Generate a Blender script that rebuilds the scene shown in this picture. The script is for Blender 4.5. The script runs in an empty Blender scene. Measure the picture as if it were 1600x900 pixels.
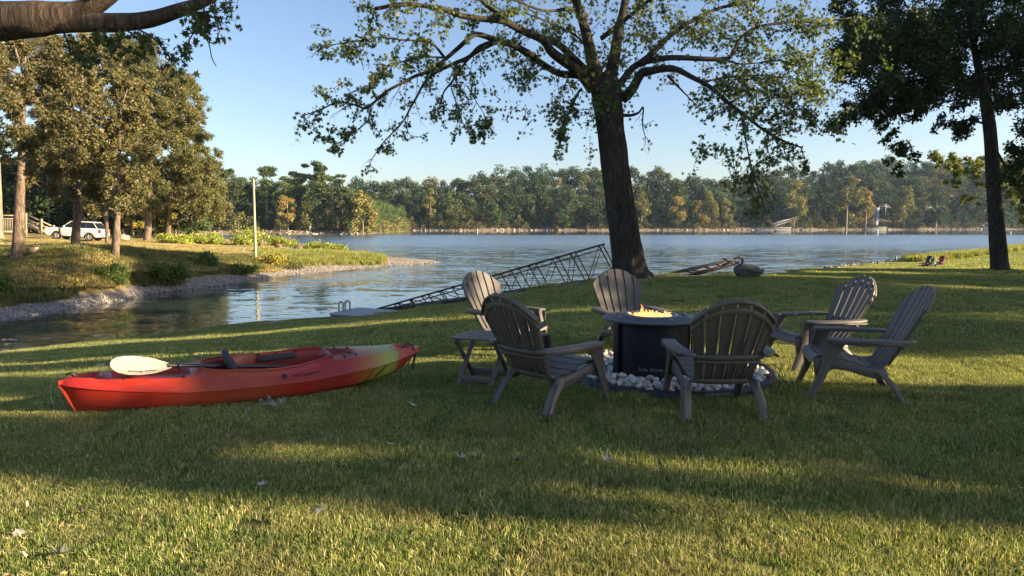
import bpy, math, random
import numpy as np
PI = math.pi
HAZE = True
scene = bpy.context.scene
C = scene.collection
R = math.radians

# ------------------------------------------------------------ camera, sky, sun, exposure
WATER = 0.0
CAM = np.array([0.0, 0.0, 3.0])
PITCH = R(5.35)
cam_d = bpy.data.cameras.new("camera")
cam_d.lens = 24.0; cam_d.sensor_width = 36.0
cam_d.clip_start = 0.05; cam_d.clip_end = 5000
cam = bpy.data.objects.new("camera", cam_d); C.objects.link(cam)
cam.location = CAM.tolist(); cam.rotation_euler = (PI/2 - PITCH, 0, 0)
scene.camera = cam

SUN_EL = R(16.0)
SUN_AZ = R(103.0)            # clockwise from +Y: the sun stands to the right and a little behind
world = bpy.data.worlds.new("World"); scene.world = world; world.use_nodes = True
wn = world.node_tree.nodes; wl = world.node_tree.links
sky = wn.new("ShaderNodeTexSky"); sky.sky_type = 'NISHITA'; sky.sun_disc = False
sky.sun_elevation = SUN_EL; sky.sun_rotation = SUN_AZ
sky.altitude = 200; sky.air_density = 1.0; sky.dust_density = 1.0; sky.ozone_density = 2.6
bg = wn["Background"]; bg.inputs["Strength"].default_value = 0.075
mxs = wn.new("ShaderNodeMix"); mxs.data_type = 'RGBA'; mxs.blend_type = 'MULTIPLY'; mxs.inputs[0].default_value = 1.0
mxs.inputs[7].default_value = (1.02, .93, .93, 1); wl.new(sky.outputs[0], mxs.inputs[6]); wl.new(mxs.outputs[2], bg.inputs["Color"])
sun_d = bpy.data.lights.new("sun", 'SUN'); sun_d.energy = 5.0; sun_d.angle = R(0.5)
sun_d.color = (1.0, 0.80, 0.52)
sun = bpy.data.objects.new("sun", sun_d); C.objects.link(sun)
sv = np.array([math.cos(SUN_EL)*math.sin(SUN_AZ), math.cos(SUN_EL)*math.cos(SUN_AZ), math.sin(SUN_EL)])
from mathutils import Vector, Matrix, noise as mnoise
sun.rotation_euler = Vector(sv.tolist()).to_track_quat('Z', 'Y').to_euler()
sun.location = (30, -8, 40)
scene.view_settings.view_transform = 'Standard'; scene.view_settings.look = 'None'
scene.view_settings.exposure = 1.78; scene.view_settings.gamma = 1.0
scene.cycles.max_bounces = 6; scene.cycles.transparent_max_bounces = 6
scene.cycles.diffuse_bounces = 3; scene.cycles.glossy_bounces = 3
scene.cycles.use_denoising = True
try:
    scene.cycles.volume_bounces = 0; pass
except Exception: pass

# ------------------------------------------------------------ picture geometry (photo pixels 1600x900 -> rays)
F = 1600*24/36
cp, sp = math.cos(PITCH), math.sin(PITCH)
def ray(px, py):
    a = (px-800)/F; b = (450-py)/F
    return np.array([a, cp + b*sp, -sp + b*cp])
def P(px, py, d):            # point on the ray at forward distance d
    r = ray(px, py); return CAM + r*(d/r[1])
def PZ(px, py, z):           # point on the ray at height z
    r = ray(px, py); return CAM + r*((z-3.0)/r[2])

# ------------------------------------------------------------ object helpers
def tag(o, label=None, cat=None, group=None, kind=None):
    if label: o['label'] = label
    if cat: o['category'] = cat
    if group: o['group'] = group
    if kind: o['kind'] = kind
    return o
def thing(name, label, cat, loc=(0, 0, 0), rz=0.0, group=None):
    o = bpy.data.objects.new(name, None); C.objects.link(o)
    o.empty_display_size = 0.1
    o.location = [float(v) for v in loc]; o.rotation_euler = (0, 0, float(rz))
    return tag(o, label, cat, group)
def obj(name, me, parent=None, loc=None, rot=None):
    o = bpy.data.objects.new(name, me); C.objects.link(o)
    if parent is not None: o.parent = parent
    if loc is not None: o.location = [float(v) for v in loc]
    if rot is not None: o.rotation_euler = rot
    return o
def copy_tree(o, parent=None):
    c = o.copy(); C.objects.link(c); c.parent = parent
    for ch in list(o.children): copy_tree(ch, c)
    return c

def npmesh(name, V, Fs, mats=None, smooth=False, col=None, matidx=None):
    """Fs: list of (M,k) index arrays; col: per-face rgb array"""
    V = np.asarray(V, dtype=np.float32)
    Fs = [np.asarray(f, dtype=np.int32) for f in Fs if len(f)]
    me = bpy.data.meshes.new(name)
    nl = sum(f.size for f in Fs); nf = sum(len(f) for f in Fs)
    me.vertices.add(len(V)); me.vertices.foreach_set('co', V.ravel())
    me.loops.add(nl); me.loops.foreach_set('vertex_index', np.concatenate([f.ravel() for f in Fs]))
    me.polygons.add(nf)
    tot = np.concatenate([np.full(len(f), f.shape[1], np.int32) for f in Fs])
    st = np.zeros(nf, np.int32); st[1:] = np.cumsum(tot)[:-1]
    me.polygons.foreach_set('loop_start', st)
    try: me.polygons.foreach_set('loop_total', tot)
    except Exception: pass
    if smooth: me.polygons.foreach_set('use_smooth', np.ones(nf, bool))
    if mats:
        for m in (mats if isinstance(mats, (list, tuple)) else [mats]): me.materials.append(m)
    if matidx is not None: me.polygons.foreach_set('material_index', np.asarray(matidx, np.int32))
    me.update(calc_edges=True)
    if col is not None:
        a = me.attributes.new('col', 'FLOAT_COLOR', 'FACE')
        c4 = np.ones((nf, 4), np.float32); c4[:, :3] = col
        a.data.foreach_set('color', c4.ravel())
    return me

class MB:
    def __init__(s): s.V = []; s.F = {}; s.n = 0; s.mi = {}
    def add(s, V, Fs):
        V = np.asarray(V, float).reshape(-1, 3)
        for f in Fs:
            s.F.setdefault(len(f), []).append([i+s.n for i in f])
        s.V.append(V); s.n += len(V); return s
    def box(s, c, d, rot=None, taper=None):
        hx, hy, hz = d[0]/2, d[1]/2, d[2]/2
        v = np.array([[x, y, z] for z in (-hz, hz) for y in (-hy, hy) for x in (-hx, hx)])
        if taper is not None: v[4:, 0] *= taper[0]; v[4:, 1] *= taper[1]
        if rot is not None: v = v @ np.array(Matrix.Rotation(rot[1], 3, rot[0])).T
        v = v + np.array(c)
        return s.add(v, [(0, 2, 3, 1), (4, 5, 7, 6), (0, 1, 5, 4), (2, 6, 7, 3), (0, 4, 6, 2), (1, 3, 7, 5)])
    def bar(s, a, b, w, h, up=(0, 0, 1)):
        a = np.array(a, float); b = np.array(b, float); t = b-a; L = np.linalg.norm(t); t = t/L
        u = np.cross(np.array(up, float), t)
        if np.linalg.norm(u) < 1e-6: u = np.cross((1, 0, 0), t)
        u /= np.linalg.norm(u); n = np.cross(t, u)
        v = [p + sx*u*w/2 + sy*n*h/2 for p in (a, b) for sx, sy in ((-1, -1), (1, -1), (1, 1), (-1, 1))]
        return s.add(v, [(3, 2, 1, 0), (4, 5, 6, 7), (0, 1, 5, 4), (1, 2, 6, 5), (2, 3, 7, 6), (3, 0, 4, 7)])
    def tube(s, pts, rad, k=8, cap=True, squash=1.0, jit=None):
        pts = np.asarray(pts, float); n = len(pts)
        rad = np.full(n, rad, float) if np.isscalar(rad) else np.asarray(rad, float)
        T = np.gradient(pts, axis=0); T /= (np.linalg.norm(T, axis=1)[:, None]+1e-12)
        ref = np.array([0, 0, 1.0]) if abs(T[0][2]) < .9 else np.array([0, 1.0, 0])
        u = np.cross(T[0], ref); u /= np.linalg.norm(u)
        ang = np.arange(k)*2*PI/k; V = []
        for i in range(n):
            u = u - T[i]*np.dot(u, T[i]); u /= (np.linalg.norm(u)+1e-12); w = np.cross(T[i], u)
            r = rad[i]
            if jit is not None: rr = r*jit(i/(n-1), ang)
            else: rr = np.full(k, r)
            V.append(pts[i] + (np.cos(ang)*rr)[:, None]*u + (np.sin(ang)*rr*squash)[:, None]*w)
        V = np.concatenate(V)
        Fs = [(i*k+j, i*k+(j+1) % k, (i+1)*k+(j+1) % k, (i+1)*k+j) for i in range(n-1) for j in range(k)]
        if cap: Fs += [tuple(range(k-1, -1, -1)), tuple((n-1)*k+j for j in range(k))]
        return s.add(V, Fs)
    def lathe(s, prof, c=(0, 0, 0), k=32, closed=False, a0=0.0, a1=2*PI):
        prof = np.asarray(prof, float); n = len(prof)
        full = abs(a1-a0-2*PI) < 1e-6; kk = k if full else k+1
        ang = a0 + np.arange(kk)*(a1-a0)/k
        V = np.array([[c[0]+r*math.cos(t), c[1]+r*math.sin(t), c[2]+z] for r, z in prof for t in ang])
        Fs = []
        m = n if closed else n-1
        for i in range(m):
            i2 = (i+1) % n
            for j in range(k):
                j2 = (j+1) % kk
                Fs.append((i*kk+j, i*kk+j2, i2*kk+j2, i2*kk+j))
        return s.add(V, Fs)
    def prism(s, poly, axis, a, b):
        """poly: 2D points; axis 'x' -> (y,z), 'y' -> (x,z), 'z' -> (x,y)"""
        n = len(poly); V = []
        for t in (a, b):
            for p in poly:
                V.append({'x': (t, p[0], p[1]), 'y': (p[0], t, p[1]), 'z': (p[0], p[1], t)}[axis])
        Fs = [tuple(range(n-1, -1, -1)), tuple(range(n, 2*n))] + [(i, (i+1) % n, n+(i+1) % n, n+i) for i in range(n)]
        return s.add(V, Fs)
    def grid(s, G):
        G = np.asarray(G, float); a, b = G.shape[:2]
        return s.add(G.reshape(-1, 3), [(i*b+j, i*b+j+1, (i+1)*b+j+1, (i+1)*b+j) for i in range(a-1) for j in range(b-1)])
    def mesh(s, name, mat, smooth=False, bevel=0, recalc=True, seg=2, sub=0, auto=None):
        V = np.concatenate(s.V)
        me = npmesh(name, V, [np.array(f) for f in s.F.values()], mat, smooth)
        if recalc or bevel or sub:
            import bmesh
            bm = bmesh.new(); bm.from_mesh(me)
            if recalc: bmesh.ops.recalc_face_normals(bm, faces=bm.faces)
            if bevel:
                bmesh.ops.bevel(bm, geom=[e for e in bm.edges if len(e.link_faces) == 2 and e.calc_face_angle(0) > .5],
                                offset=bevel, segments=seg, affect='EDGES', profile=.5, clamp_overlap=True)
            bm.to_mesh(me); bm.free()
        if auto is not None:
            try: me.set_sharp_from_angle(angle=auto)
            except Exception: pass
        return me
    def build(s, name, mat, parent=None, **kw):
        return obj(name, s.mesh(name, mat, **kw), parent)

def rot_frames(n, rng, up=None, spread=1.0):
    """n random 3x3 frames (rows = x,y,z axes)"""
    q = rng.normal(size=(n, 4)); q /= np.linalg.norm(q, axis=1)[:, None]
    w, x, y, z = q.T
    M = np.stack([np.stack([1-2*(y*y+z*z), 2*(x*y-z*w), 2*(x*z+y*w)], -1),
                  np.stack([2*(x*y+z*w), 1-2*(x*x+z*z), 2*(y*z-x*w)], -1),
                  np.stack([2*(x*z-y*w), 2*(y*z+x*w), 1-2*(x*x+y*y)], -1)], 1)
    return M
LEAF_Q = np.array([[0, 0, 0], [.32, .5, .08], [0, 1, 0], [-.32, .5, .08]])
LEAF_M = np.array([[0, 0, 0], [.12, .18, 0], [.52, .12, -.08], [.25, .42, 0], [.5, .72, -.08], [.16, .62, .02],
                   [0, 1.0, -.1], [-.16, .62, .02], [-.5, .72, -.08], [-.25, .42, 0], [-.52, .12, -.08], [-.12, .18, 0]])
def leaf_geo(pos, size, tmpl, rng, hang=0.0):
    n = len(pos); M = rot_frames(n, rng)
    if hang > 0:      # leaf tips (y axis) biased downwards
        y = M[:, 1]*(1-hang) + np.array([0, 0, -1.0])*hang; y /= np.linalg.norm(y, axis=1)[:, None]
        x = np.cross(y, M[:, 2]); x /= (np.linalg.norm(x, axis=1)[:, None]+1e-9); z = np.cross(x, y)
        M = np.stack([x, y, z], 1)
    t = tmpl[None]*size[:, None, None]
    V = pos[:, None, :] + np.einsum('nkj,njc->nkc', t, M)
    k = len(tmpl)
    return V.reshape(-1, 3), np.arange(n*k).reshape(n, k)
def blob_points(cent, rad, n, rng, shell=.55):
    """points in an ellipsoid, pushed towards its surface"""
    d = rng.normal(size=(n, 3)); d /= np.linalg.norm(d, axis=1)[:, None]
    r = (shell + (1-shell)*rng.random(n))*rng.random(n)**.18
    return cent + d*r[:, None]*np.asarray(rad)

# ------------------------------------------------------------ node/material helpers
def newmat(name):
    m = bpy.data.materials.new(name); m.use_nodes = True
    nt = m.node_tree; b = nt.nodes['Principled BSDF']
    return m, nt, b
def nd(nt, t, **kw):
    n = nt.nodes.new(t)
    for k, v in kw.items():
        if k in n.inputs.keys(): n.inputs[k].default_value = v
        else: setattr(n, k, v)
    return n
def setin(n, key, v): n.inputs[key].default_value = v
def rgba(c): return (c[0], c[1], c[2], 1.0)
def ramp(nt, stops, interp='LINEAR'):
    r = nt.nodes.new('ShaderNodeValToRGB'); r.color_ramp.interpolation = interp
    el = r.color_ramp.elements
    while len(el) < len(stops): el.new(0.5)
    for e, (p, c) in zip(el, stops): e.position = p; e.color = rgba(c)
    return r
def noise_tex(nt, vec, scale, detail=4, rough=.55, dist=0.0):
    n = nt.nodes.new('ShaderNodeTexNoise'); n.inputs['Scale'].default_value = scale
    n.inputs['Detail'].default_value = detail; n.inputs['Roughness'].default_value = rough
    n.inputs['Distortion'].default_value = dist
    if vec is not None: nt.links.new(vec, n.inputs['Vector'])
    return n
def mapping(nt, src, scale=(1, 1, 1), rot=(0, 0, 0), loc=(0, 0, 0)):
    m = nt.nodes.new('ShaderNodeMapping'); m.inputs['Scale'].default_value = scale
    m.inputs['Rotation'].default_value = rot; m.inputs['Location'].default_value = loc
    nt.links.new(src, m.inputs['Vector']); return m.outputs[0]
def mixc(nt, fac, a, b, mode='MIX'):
    m = nt.nodes.new('ShaderNodeMix'); m.data_type = 'RGBA'; m.blend_type = mode
    def s(sock, v):
        if isinstance(v, (tuple, list)): sock.default_value = rgba(v)
        elif isinstance(v, (int, float)): sock.default_value = v
        else: nt.links.new(v, sock)
    s(m.inputs[0], fac); s(m.inputs[6], a); s(m.inputs[7], b)
    return m.outputs[2]
def mth(nt, op, a, b=None, clamp=False):
    m = nt.nodes.new('ShaderNodeMath'); m.operation = op; m.use_clamp = clamp
    for i, v in enumerate((a, b)):
        if v is None: continue
        if isinstance(v, (int, float)): m.inputs[i].default_value = v
        else: nt.links.new(v, m.inputs[i])
    return m.outputs[0]
def bump(nt, h, strength, dist, b, normal=None):
    n = nt.nodes.new('ShaderNodeBump'); n.inputs['Strength'].default_value = strength
    n.inputs['Distance'].default_value = dist
    nt.links.new(h, n.inputs['Height'])
    if normal is not None: nt.links.new(normal, n.inputs['Normal'])
    if b is not None: nt.links.new(n.outputs[0], b.inputs['Normal'])
    return n.outputs[0]
def simple(name, col, rough=.5, metal=0.0, var=.15, scale=8, bmp=0.0, bscale=60, bdist=.002, spec=.5, coord='Object', stretch=(1, 1, 1), col2=None, coat=0):
    m, nt, b = newmat(name)
    tc = nt.nodes.new('ShaderNodeTexCoord').outputs[coord]
    v = mapping(nt, tc, stretch)
    n = noise_tex(nt, v, scale, 5)
    lo = tuple(c*(1-var) for c in col); hi = tuple(min(1, c*(1+var)) for c in col) if col2 is None else col2
    r = ramp(nt, [(.3, lo), (.7, hi)]); nt.links.new(n.outputs[0], r.inputs[0])
    nt.links.new(r.outputs[0], b.inputs['Base Color'])
    b.inputs['Metallic'].default_value = metal; b.inputs['Specular IOR Level'].default_value = spec
    rr = nt.nodes.new('ShaderNodeMapRange'); rr.inputs[3].default_value = max(0, rough-.08); rr.inputs[4].default_value = min(1, rough+.1)
    nt.links.new(n.outputs[0], rr.inputs[0]); nt.links.new(rr.outputs[0], b.inputs['Roughness'])
    if coat: b.inputs['Coat Weight'].default_value = coat
    if bmp:
        n2 = noise_tex(nt, v, bscale, 6, .6); bump(nt, n2.outputs[0], bmp, bdist, b)
    return m
def leaf_mat(name, tint=(1, 1, 1), trans=.4, rough=.55):
    m, nt, b = newmat(name)
    a = nd(nt, 'ShaderNodeAttribute'); a.attribute_name = 'col'
    c = mixc(nt, 1.0, a.outputs['Color'], tint, 'MULTIPLY')
    oi = nd(nt, 'ShaderNodeObjectInfo')
    hs = nd(nt, 'ShaderNodeHueSaturation'); nt.links.new(c, hs.inputs['Color'])
    mr = nd(nt, 'ShaderNodeMapRange'); mr.inputs[3].default_value = .8; mr.inputs[4].default_value = 1.2
    nt.links.new(oi.outputs['Random'], mr.inputs[0]); nt.links.new(mr.outputs[0], hs.inputs['Value'])
    nt.links.new(hs.outputs[0], b.inputs['Base Color'])
    b.inputs['Roughness'].default_value = rough; b.inputs['Specular IOR Level'].default_value = .35
    tr = nd(nt, 'ShaderNodeBsdfTranslucent'); 
    tcol = mixc(nt, 1.0, hs.outputs[0], (1.25, 1.2, .55), 'MULTIPLY'); nt.links.new(tcol, tr.inputs['Color'])
    mx = nd(nt, 'ShaderNodeMixShader'); mx.inputs[0].default_value = trans
    nt.links.new(b.outputs[0], mx.inputs[1]); nt.links.new(tr.outputs[0], mx.inputs[2])
    nt.links.new(mx.outputs[0], nt.nodes['Material Output'].inputs[0])
    return m
def bark_mat(name, col=(.09, .07, .055), light=(.2, .17, .14)):
    m, nt, b = newmat(name)
    tc = nt.nodes.new('ShaderNodeTexCoord').outputs['Object']
    v = mapping(nt, tc, (9, 9, 1.6)); n = noise_tex(nt, v, 2.2, 8, .65, .6)
    v2 = mapping(nt, tc, (1, 1, .5)); n2 = noise_tex(nt, v2, 1.3, 4)
    r = ramp(nt, [(.33, tuple(c*.45 for c in col)), (.5, col), (.68, light)]); nt.links.new(n.outputs[0], r.inputs[0])
    r2 = ramp(nt, [(.35, (.7, .7, .7)), (.7, (1.15, 1.1, 1.05))]); nt.links.new(n2.outputs[0], r2.inputs[0])
    nt.links.new(mixc(nt, 1.0, r.outputs[0], r2.outputs[0], 'MULTIPLY'), b.inputs['Base Color'])
    b.inputs['Roughness'].default_value = .92; b.inputs['Specular IOR Level'].default_value = .2
    bump(nt, n.outputs[0], .9, .035, b)
    return m

# ------------------------------------------------------------ thin-plate interpolation for the terrain
class TPS:
    def __init__(s, pts):
        p = np.array(pts, float); s.c = p[:, :2]/20.0; n = len(p)
        K = s.k(s.c, s.c) + np.eye(n)*1e-3; A = np.zeros((n+3, n+3)); A[:n, :n] = K
        A[:n, n] = 1; A[:n, n+1:] = s.c; A[n, :n] = 1; A[n+1:, :n] = s.c.T
        s.w = np.linalg.solve(A, np.concatenate([p[:, 2], np.zeros(3)]))
    def k(s, a, b):
        d2 = ((a[:, None]-b[None])**2).sum(-1); return .5*d2*np.log(d2+1e-9)
    def __call__(s, x, y):
        x = np.asarray(x, float); q = np.stack([x.ravel(), np.asarray(y, float).ravel()], 1)/20.0
        n = len(s.c)
        return (s.k(q, s.c) @ s.w[:n] + s.w[n] + q @ s.w[n+1:]).reshape(x.shape)
def wob(x, y, sc, seed=0.0):      # cheap smooth pseudo-noise
    x = np.asarray(x, float); y = np.asarray(y, float)
    return (np.sin(x*sc+seed)*np.cos(y*sc*1.13+seed*2)+np.sin(x*sc*2.3+y*sc*1.7+seed*3)*.5+np.sin(y*sc*3.1-x*sc*1.9+seed)*.3)/1.8

LAWN_PX = [(800, 900, 1.53), (100, 900, 1.5), (1500, 900, 1.55), (90, 645, 1.53), (620, 590, 1.5), (1150, 655, 1.54), (1500, 640, 1.56),
           (1018, 592, 1.54), (400, 560, 1.28), (740, 545, 1.48), (1250, 570, 1.53), (0, 553, .1), (200, 528, .1), (400, 505, .12),
           (500, 498, .15), (598, 491, .42), (675, 479, .72), (724, 473, .88), (850, 451, 1.2), (985, 437, 1.4), (1200, 432, 1.4), (1300, 420, .8), (1400, 408, .1),
           (1500, 398, .1), (1600, 385, .1), (1457, 420, .77), (1560, 422, 1.2), (1400, 450, 1.4), (1350, 480, 1.5), (1550, 500, 1.55)]
LP = [tuple(PZ(*p)) for p in LAWN_PX] + [(30, 5, 1.7), (34, 20, 1.6), (60, 50, 1.0), (60, 0, 2.2), (0, 0, 1.55), (0, -20, 2.0),
      (-30, -20, 1.6), (30, -25, 2.2), (-20, 0, 1.2), (-25, 8, .1)]
lawn_tps = TPS(LP)
edge = [(-60, -30), (-25, 8)] + [tuple(PZ(px, py, z)[:2]) for px, py, z in
        [(0, 553, .1), (200, 528, .1), (400, 506, .12), (500, 498, .15), (598, 491, .42), (675, 479, .72), (724, 473, .88), (850, 451, 1.2), (950, 439, 1.35)]]
e2 = PZ(1200, 432, 1.4); edge += [(e2[0]-3, e2[1]-.4+0.3), (e2[0], e2[1])]
edge += [tuple(PZ(1300, 420, .8)[:2]), tuple(PZ(1400, 408, .1)[:2]), tuple(PZ(1500, 398, .1)[:2]), tuple(PZ(1600, 385, .1)[:2]), (120, 135), (200, 160)]
edge = np.array(edge)
def shore_y(x):
    return np.interp(x, edge[:, 0], edge[:, 1])
def lawn_z(x, y):
    x = np.asarray(x, float); y = np.asarray(y, float)
    ys = shore_y(x); sl = np.abs(shore_y(x+.5)-shore_y(x-.5)); d = (y-ys)/np.sqrt(1+sl*sl)
    z = lawn_tps(x, np.minimum(y, ys)) + .012*wob(x, y, 1.7, 1) + .02*wob(x, y, .5, 2)
    dd = np.maximum(d-.25, 0)
    return z - .55*dd - .12*np.maximum(d, 0)*(d < .25)
BANK_PX = [(-150, 525, 0), (0, 500, 0), (100, 485, 0), (200, 468, 0), (300, 452, 0), (400, 436, 0), (500, 426, 0), (590, 417, 0), (692, 408.5, 0),
           (-100, 455, .75), (0, 468, .42), (100, 459, .42), (200, 448, .36), (300, 438, .33), (400, 425, .27), (500, 417, .3),
           (0, 432, 1.05), (100, 428, 1.1), (200, 418, 1.1), (300, 409, 1.0), (400, 408, .7), (500, 405, .5), (590, 406, .35), (640, 404, .2),
           (22, 413, 1.4), (178, 412, 1.35), (118, 390, 1.5), (110, 378, 1.6), (0, 366, 2.1), (230, 378, 1.25), (300, 384, 1.05), (380, 390, .9),
           (590, 399, 0), (520, 389, 0), (440, 380, 0), (340, 374, 0)]
BP = [tuple(PZ(*p)) for p in BANK_PX]
for px, py in [(0, 500), (200, 468), (400, 436), (590, 417), (692, 408.5)]:
    q = PZ(px, py, 0); BP.append((q[0]*.93+1.5, q[1]*.9, -.8))
q = PZ(692, 408.5, 0); BP += [(q[0]+3, q[1]+1, -.5), (q[0]-1, q[1]+9, -.6), (-14, 80, -.8), (-30, 110, -.9), (-50, 150, -.9), (-130, 140, 2.0), (-160, 60, 2.6), (-70, 95, 1.8), (-60, 40, 2.2), (-110, 190, 2.2), (-70, 165, -.5)]
bank_tps = TPS(BP)
def bank_z(x, y): return bank_tps(x, y) + .03*wob(x, y, 1.1, 4) + .015*wob(x, y, 3.1, 5)
def hit(px, py, fn, t0=2.0, t1=400.0):
    r = ray(px, py); r = r/r[1]; t = np.geomspace(t0, t1, 4000)
    p = CAM + r[None]*t[:, None]; d = p[:, 2]-fn(p[:, 0], p[:, 1])
    i = np.argmax(d < 0)
    if d[i] >= 0: i = len(t)-1
    a = d[i-1]/(d[i-1]-d[i]+1e-9); tt = t[i-1]+(t[i]-t[i-1])*a
    return CAM + r*tt
def LG(px, py):  return hit(px, py, lawn_z)
def BG(px, py):  return hit(px, py, lambda x, y: np.maximum(bank_z(x, y), -.02), 15)
def lz(x, y): return float(lawn_z(np.array([x]), np.array([y]))[0])
def bz(x, y): return float(bank_z(np.array([x]), np.array([y]))[0])

def fan_sheet(name, fn, mat, az0, az1, na, r0, r1, nr, mask=None):
    az = np.linspace(az0, az1, na); rr = np.geomspace(r0, r1, nr)
    A, Q = np.meshgrid(az, rr); X = Q*np.sin(A); Y = Q*np.cos(A); Z = fn(X, Y)
    V = np.stack([X, Y, Z], -1).reshape(-1, 3)
    idx = np.arange(na*nr).reshape(nr, na)
    Fq = np.stack([idx[:-1, :-1], idx[:-1, 1:], idx[1:, 1:], idx[1:, :-1]], -1).reshape(-1, 4)[:, ::-1]
    keep = (V[Fq, 2].max(1) > -1.4)
    if mask is not None: keep &= mask(V[Fq, 0].mean(1), V[Fq, 1].mean(1))
    Fq = Fq[keep]
    used = np.unique(Fq); rm = np.full(len(V), -1); rm[used] = np.arange(len(used))
    return obj(name, npmesh(name, V[used], [rm[Fq]], mat, smooth=True))

# ---- geometry-node scatter for uncountable cover (grass, gravel, weeds)
def scatter(name, protos, pts, rot, scl, pick, label, cat):
    n = len(pts)
    me = bpy.data.meshes.new(name); me.vertices.add(n); me.vertices.foreach_set('co', np.asarray(pts, np.float32).ravel())
    a = me.attributes.new('rotv', 'FLOAT_VECTOR', 'POINT'); a.data.foreach_set('vector', np.asarray(rot, np.float32).ravel())
    a = me.attributes.new('sclv', 'FLOAT_VECTOR', 'POINT'); a.data.foreach_set('vector', np.asarray(scl, np.float32).ravel())
    a = me.attributes.new('pick', 'INT', 'POINT'); a.data.foreach_set('value', np.asarray(pick, np.int32))
    o = obj(name, me)
    ng = bpy.data.node_groups.new(name+'_nodes', 'GeometryNodeTree')
    ng.interface.new_socket('Geometry', in_out='INPUT', socket_type='NodeSocketGeometry')
    ng.interface.new_socket('Geometry', in_out='OUTPUT', socket_type='NodeSocketGeometry')
    N = ng.nodes; L = ng.links
    gi = N.new('NodeGroupInput'); go = N.new('NodeGroupOutput')
    g2i = N.new('GeometryNodeGeometryToInstance')
    for pm in protos:
        po = bpy.data.objects.new(name+'_piece', pm)      # source shape only, not linked to the scene
        oi = N.new('GeometryNodeObjectInfo'); oi.inputs['Object'].default_value = po
        L.new(oi.outputs['Geometry'], g2i.inputs[0])
    iop = N.new('GeometryNodeInstanceOnPoints'); iop.inputs['Pick Instance'].default_value = True
    L.new(gi.outputs[0], iop.inputs['Points']); L.new(g2i.outputs[0], iop.inputs['Instance'])
    def attr(nm, ty):
        x = N.new('GeometryNodeInputNamedAttribute'); x.data_type = ty; x.inputs['Name'].default_value = nm
        return x.outputs[0]
    L.new(attr('pick', 'INT'), iop.inputs['Instance Index'])
    L.new(attr('rotv', 'FLOAT_VECTOR'), iop.inputs['Rotation']); L.new(attr('sclv', 'FLOAT_VECTOR'), iop.inputs['Scale'])
    L.new(iop.outputs[0], go.inputs[0])
    md = o.modifiers.new('scatter', 'NODES'); md.node_group = ng
    return tag(o, label, cat, kind='stuff')

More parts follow.
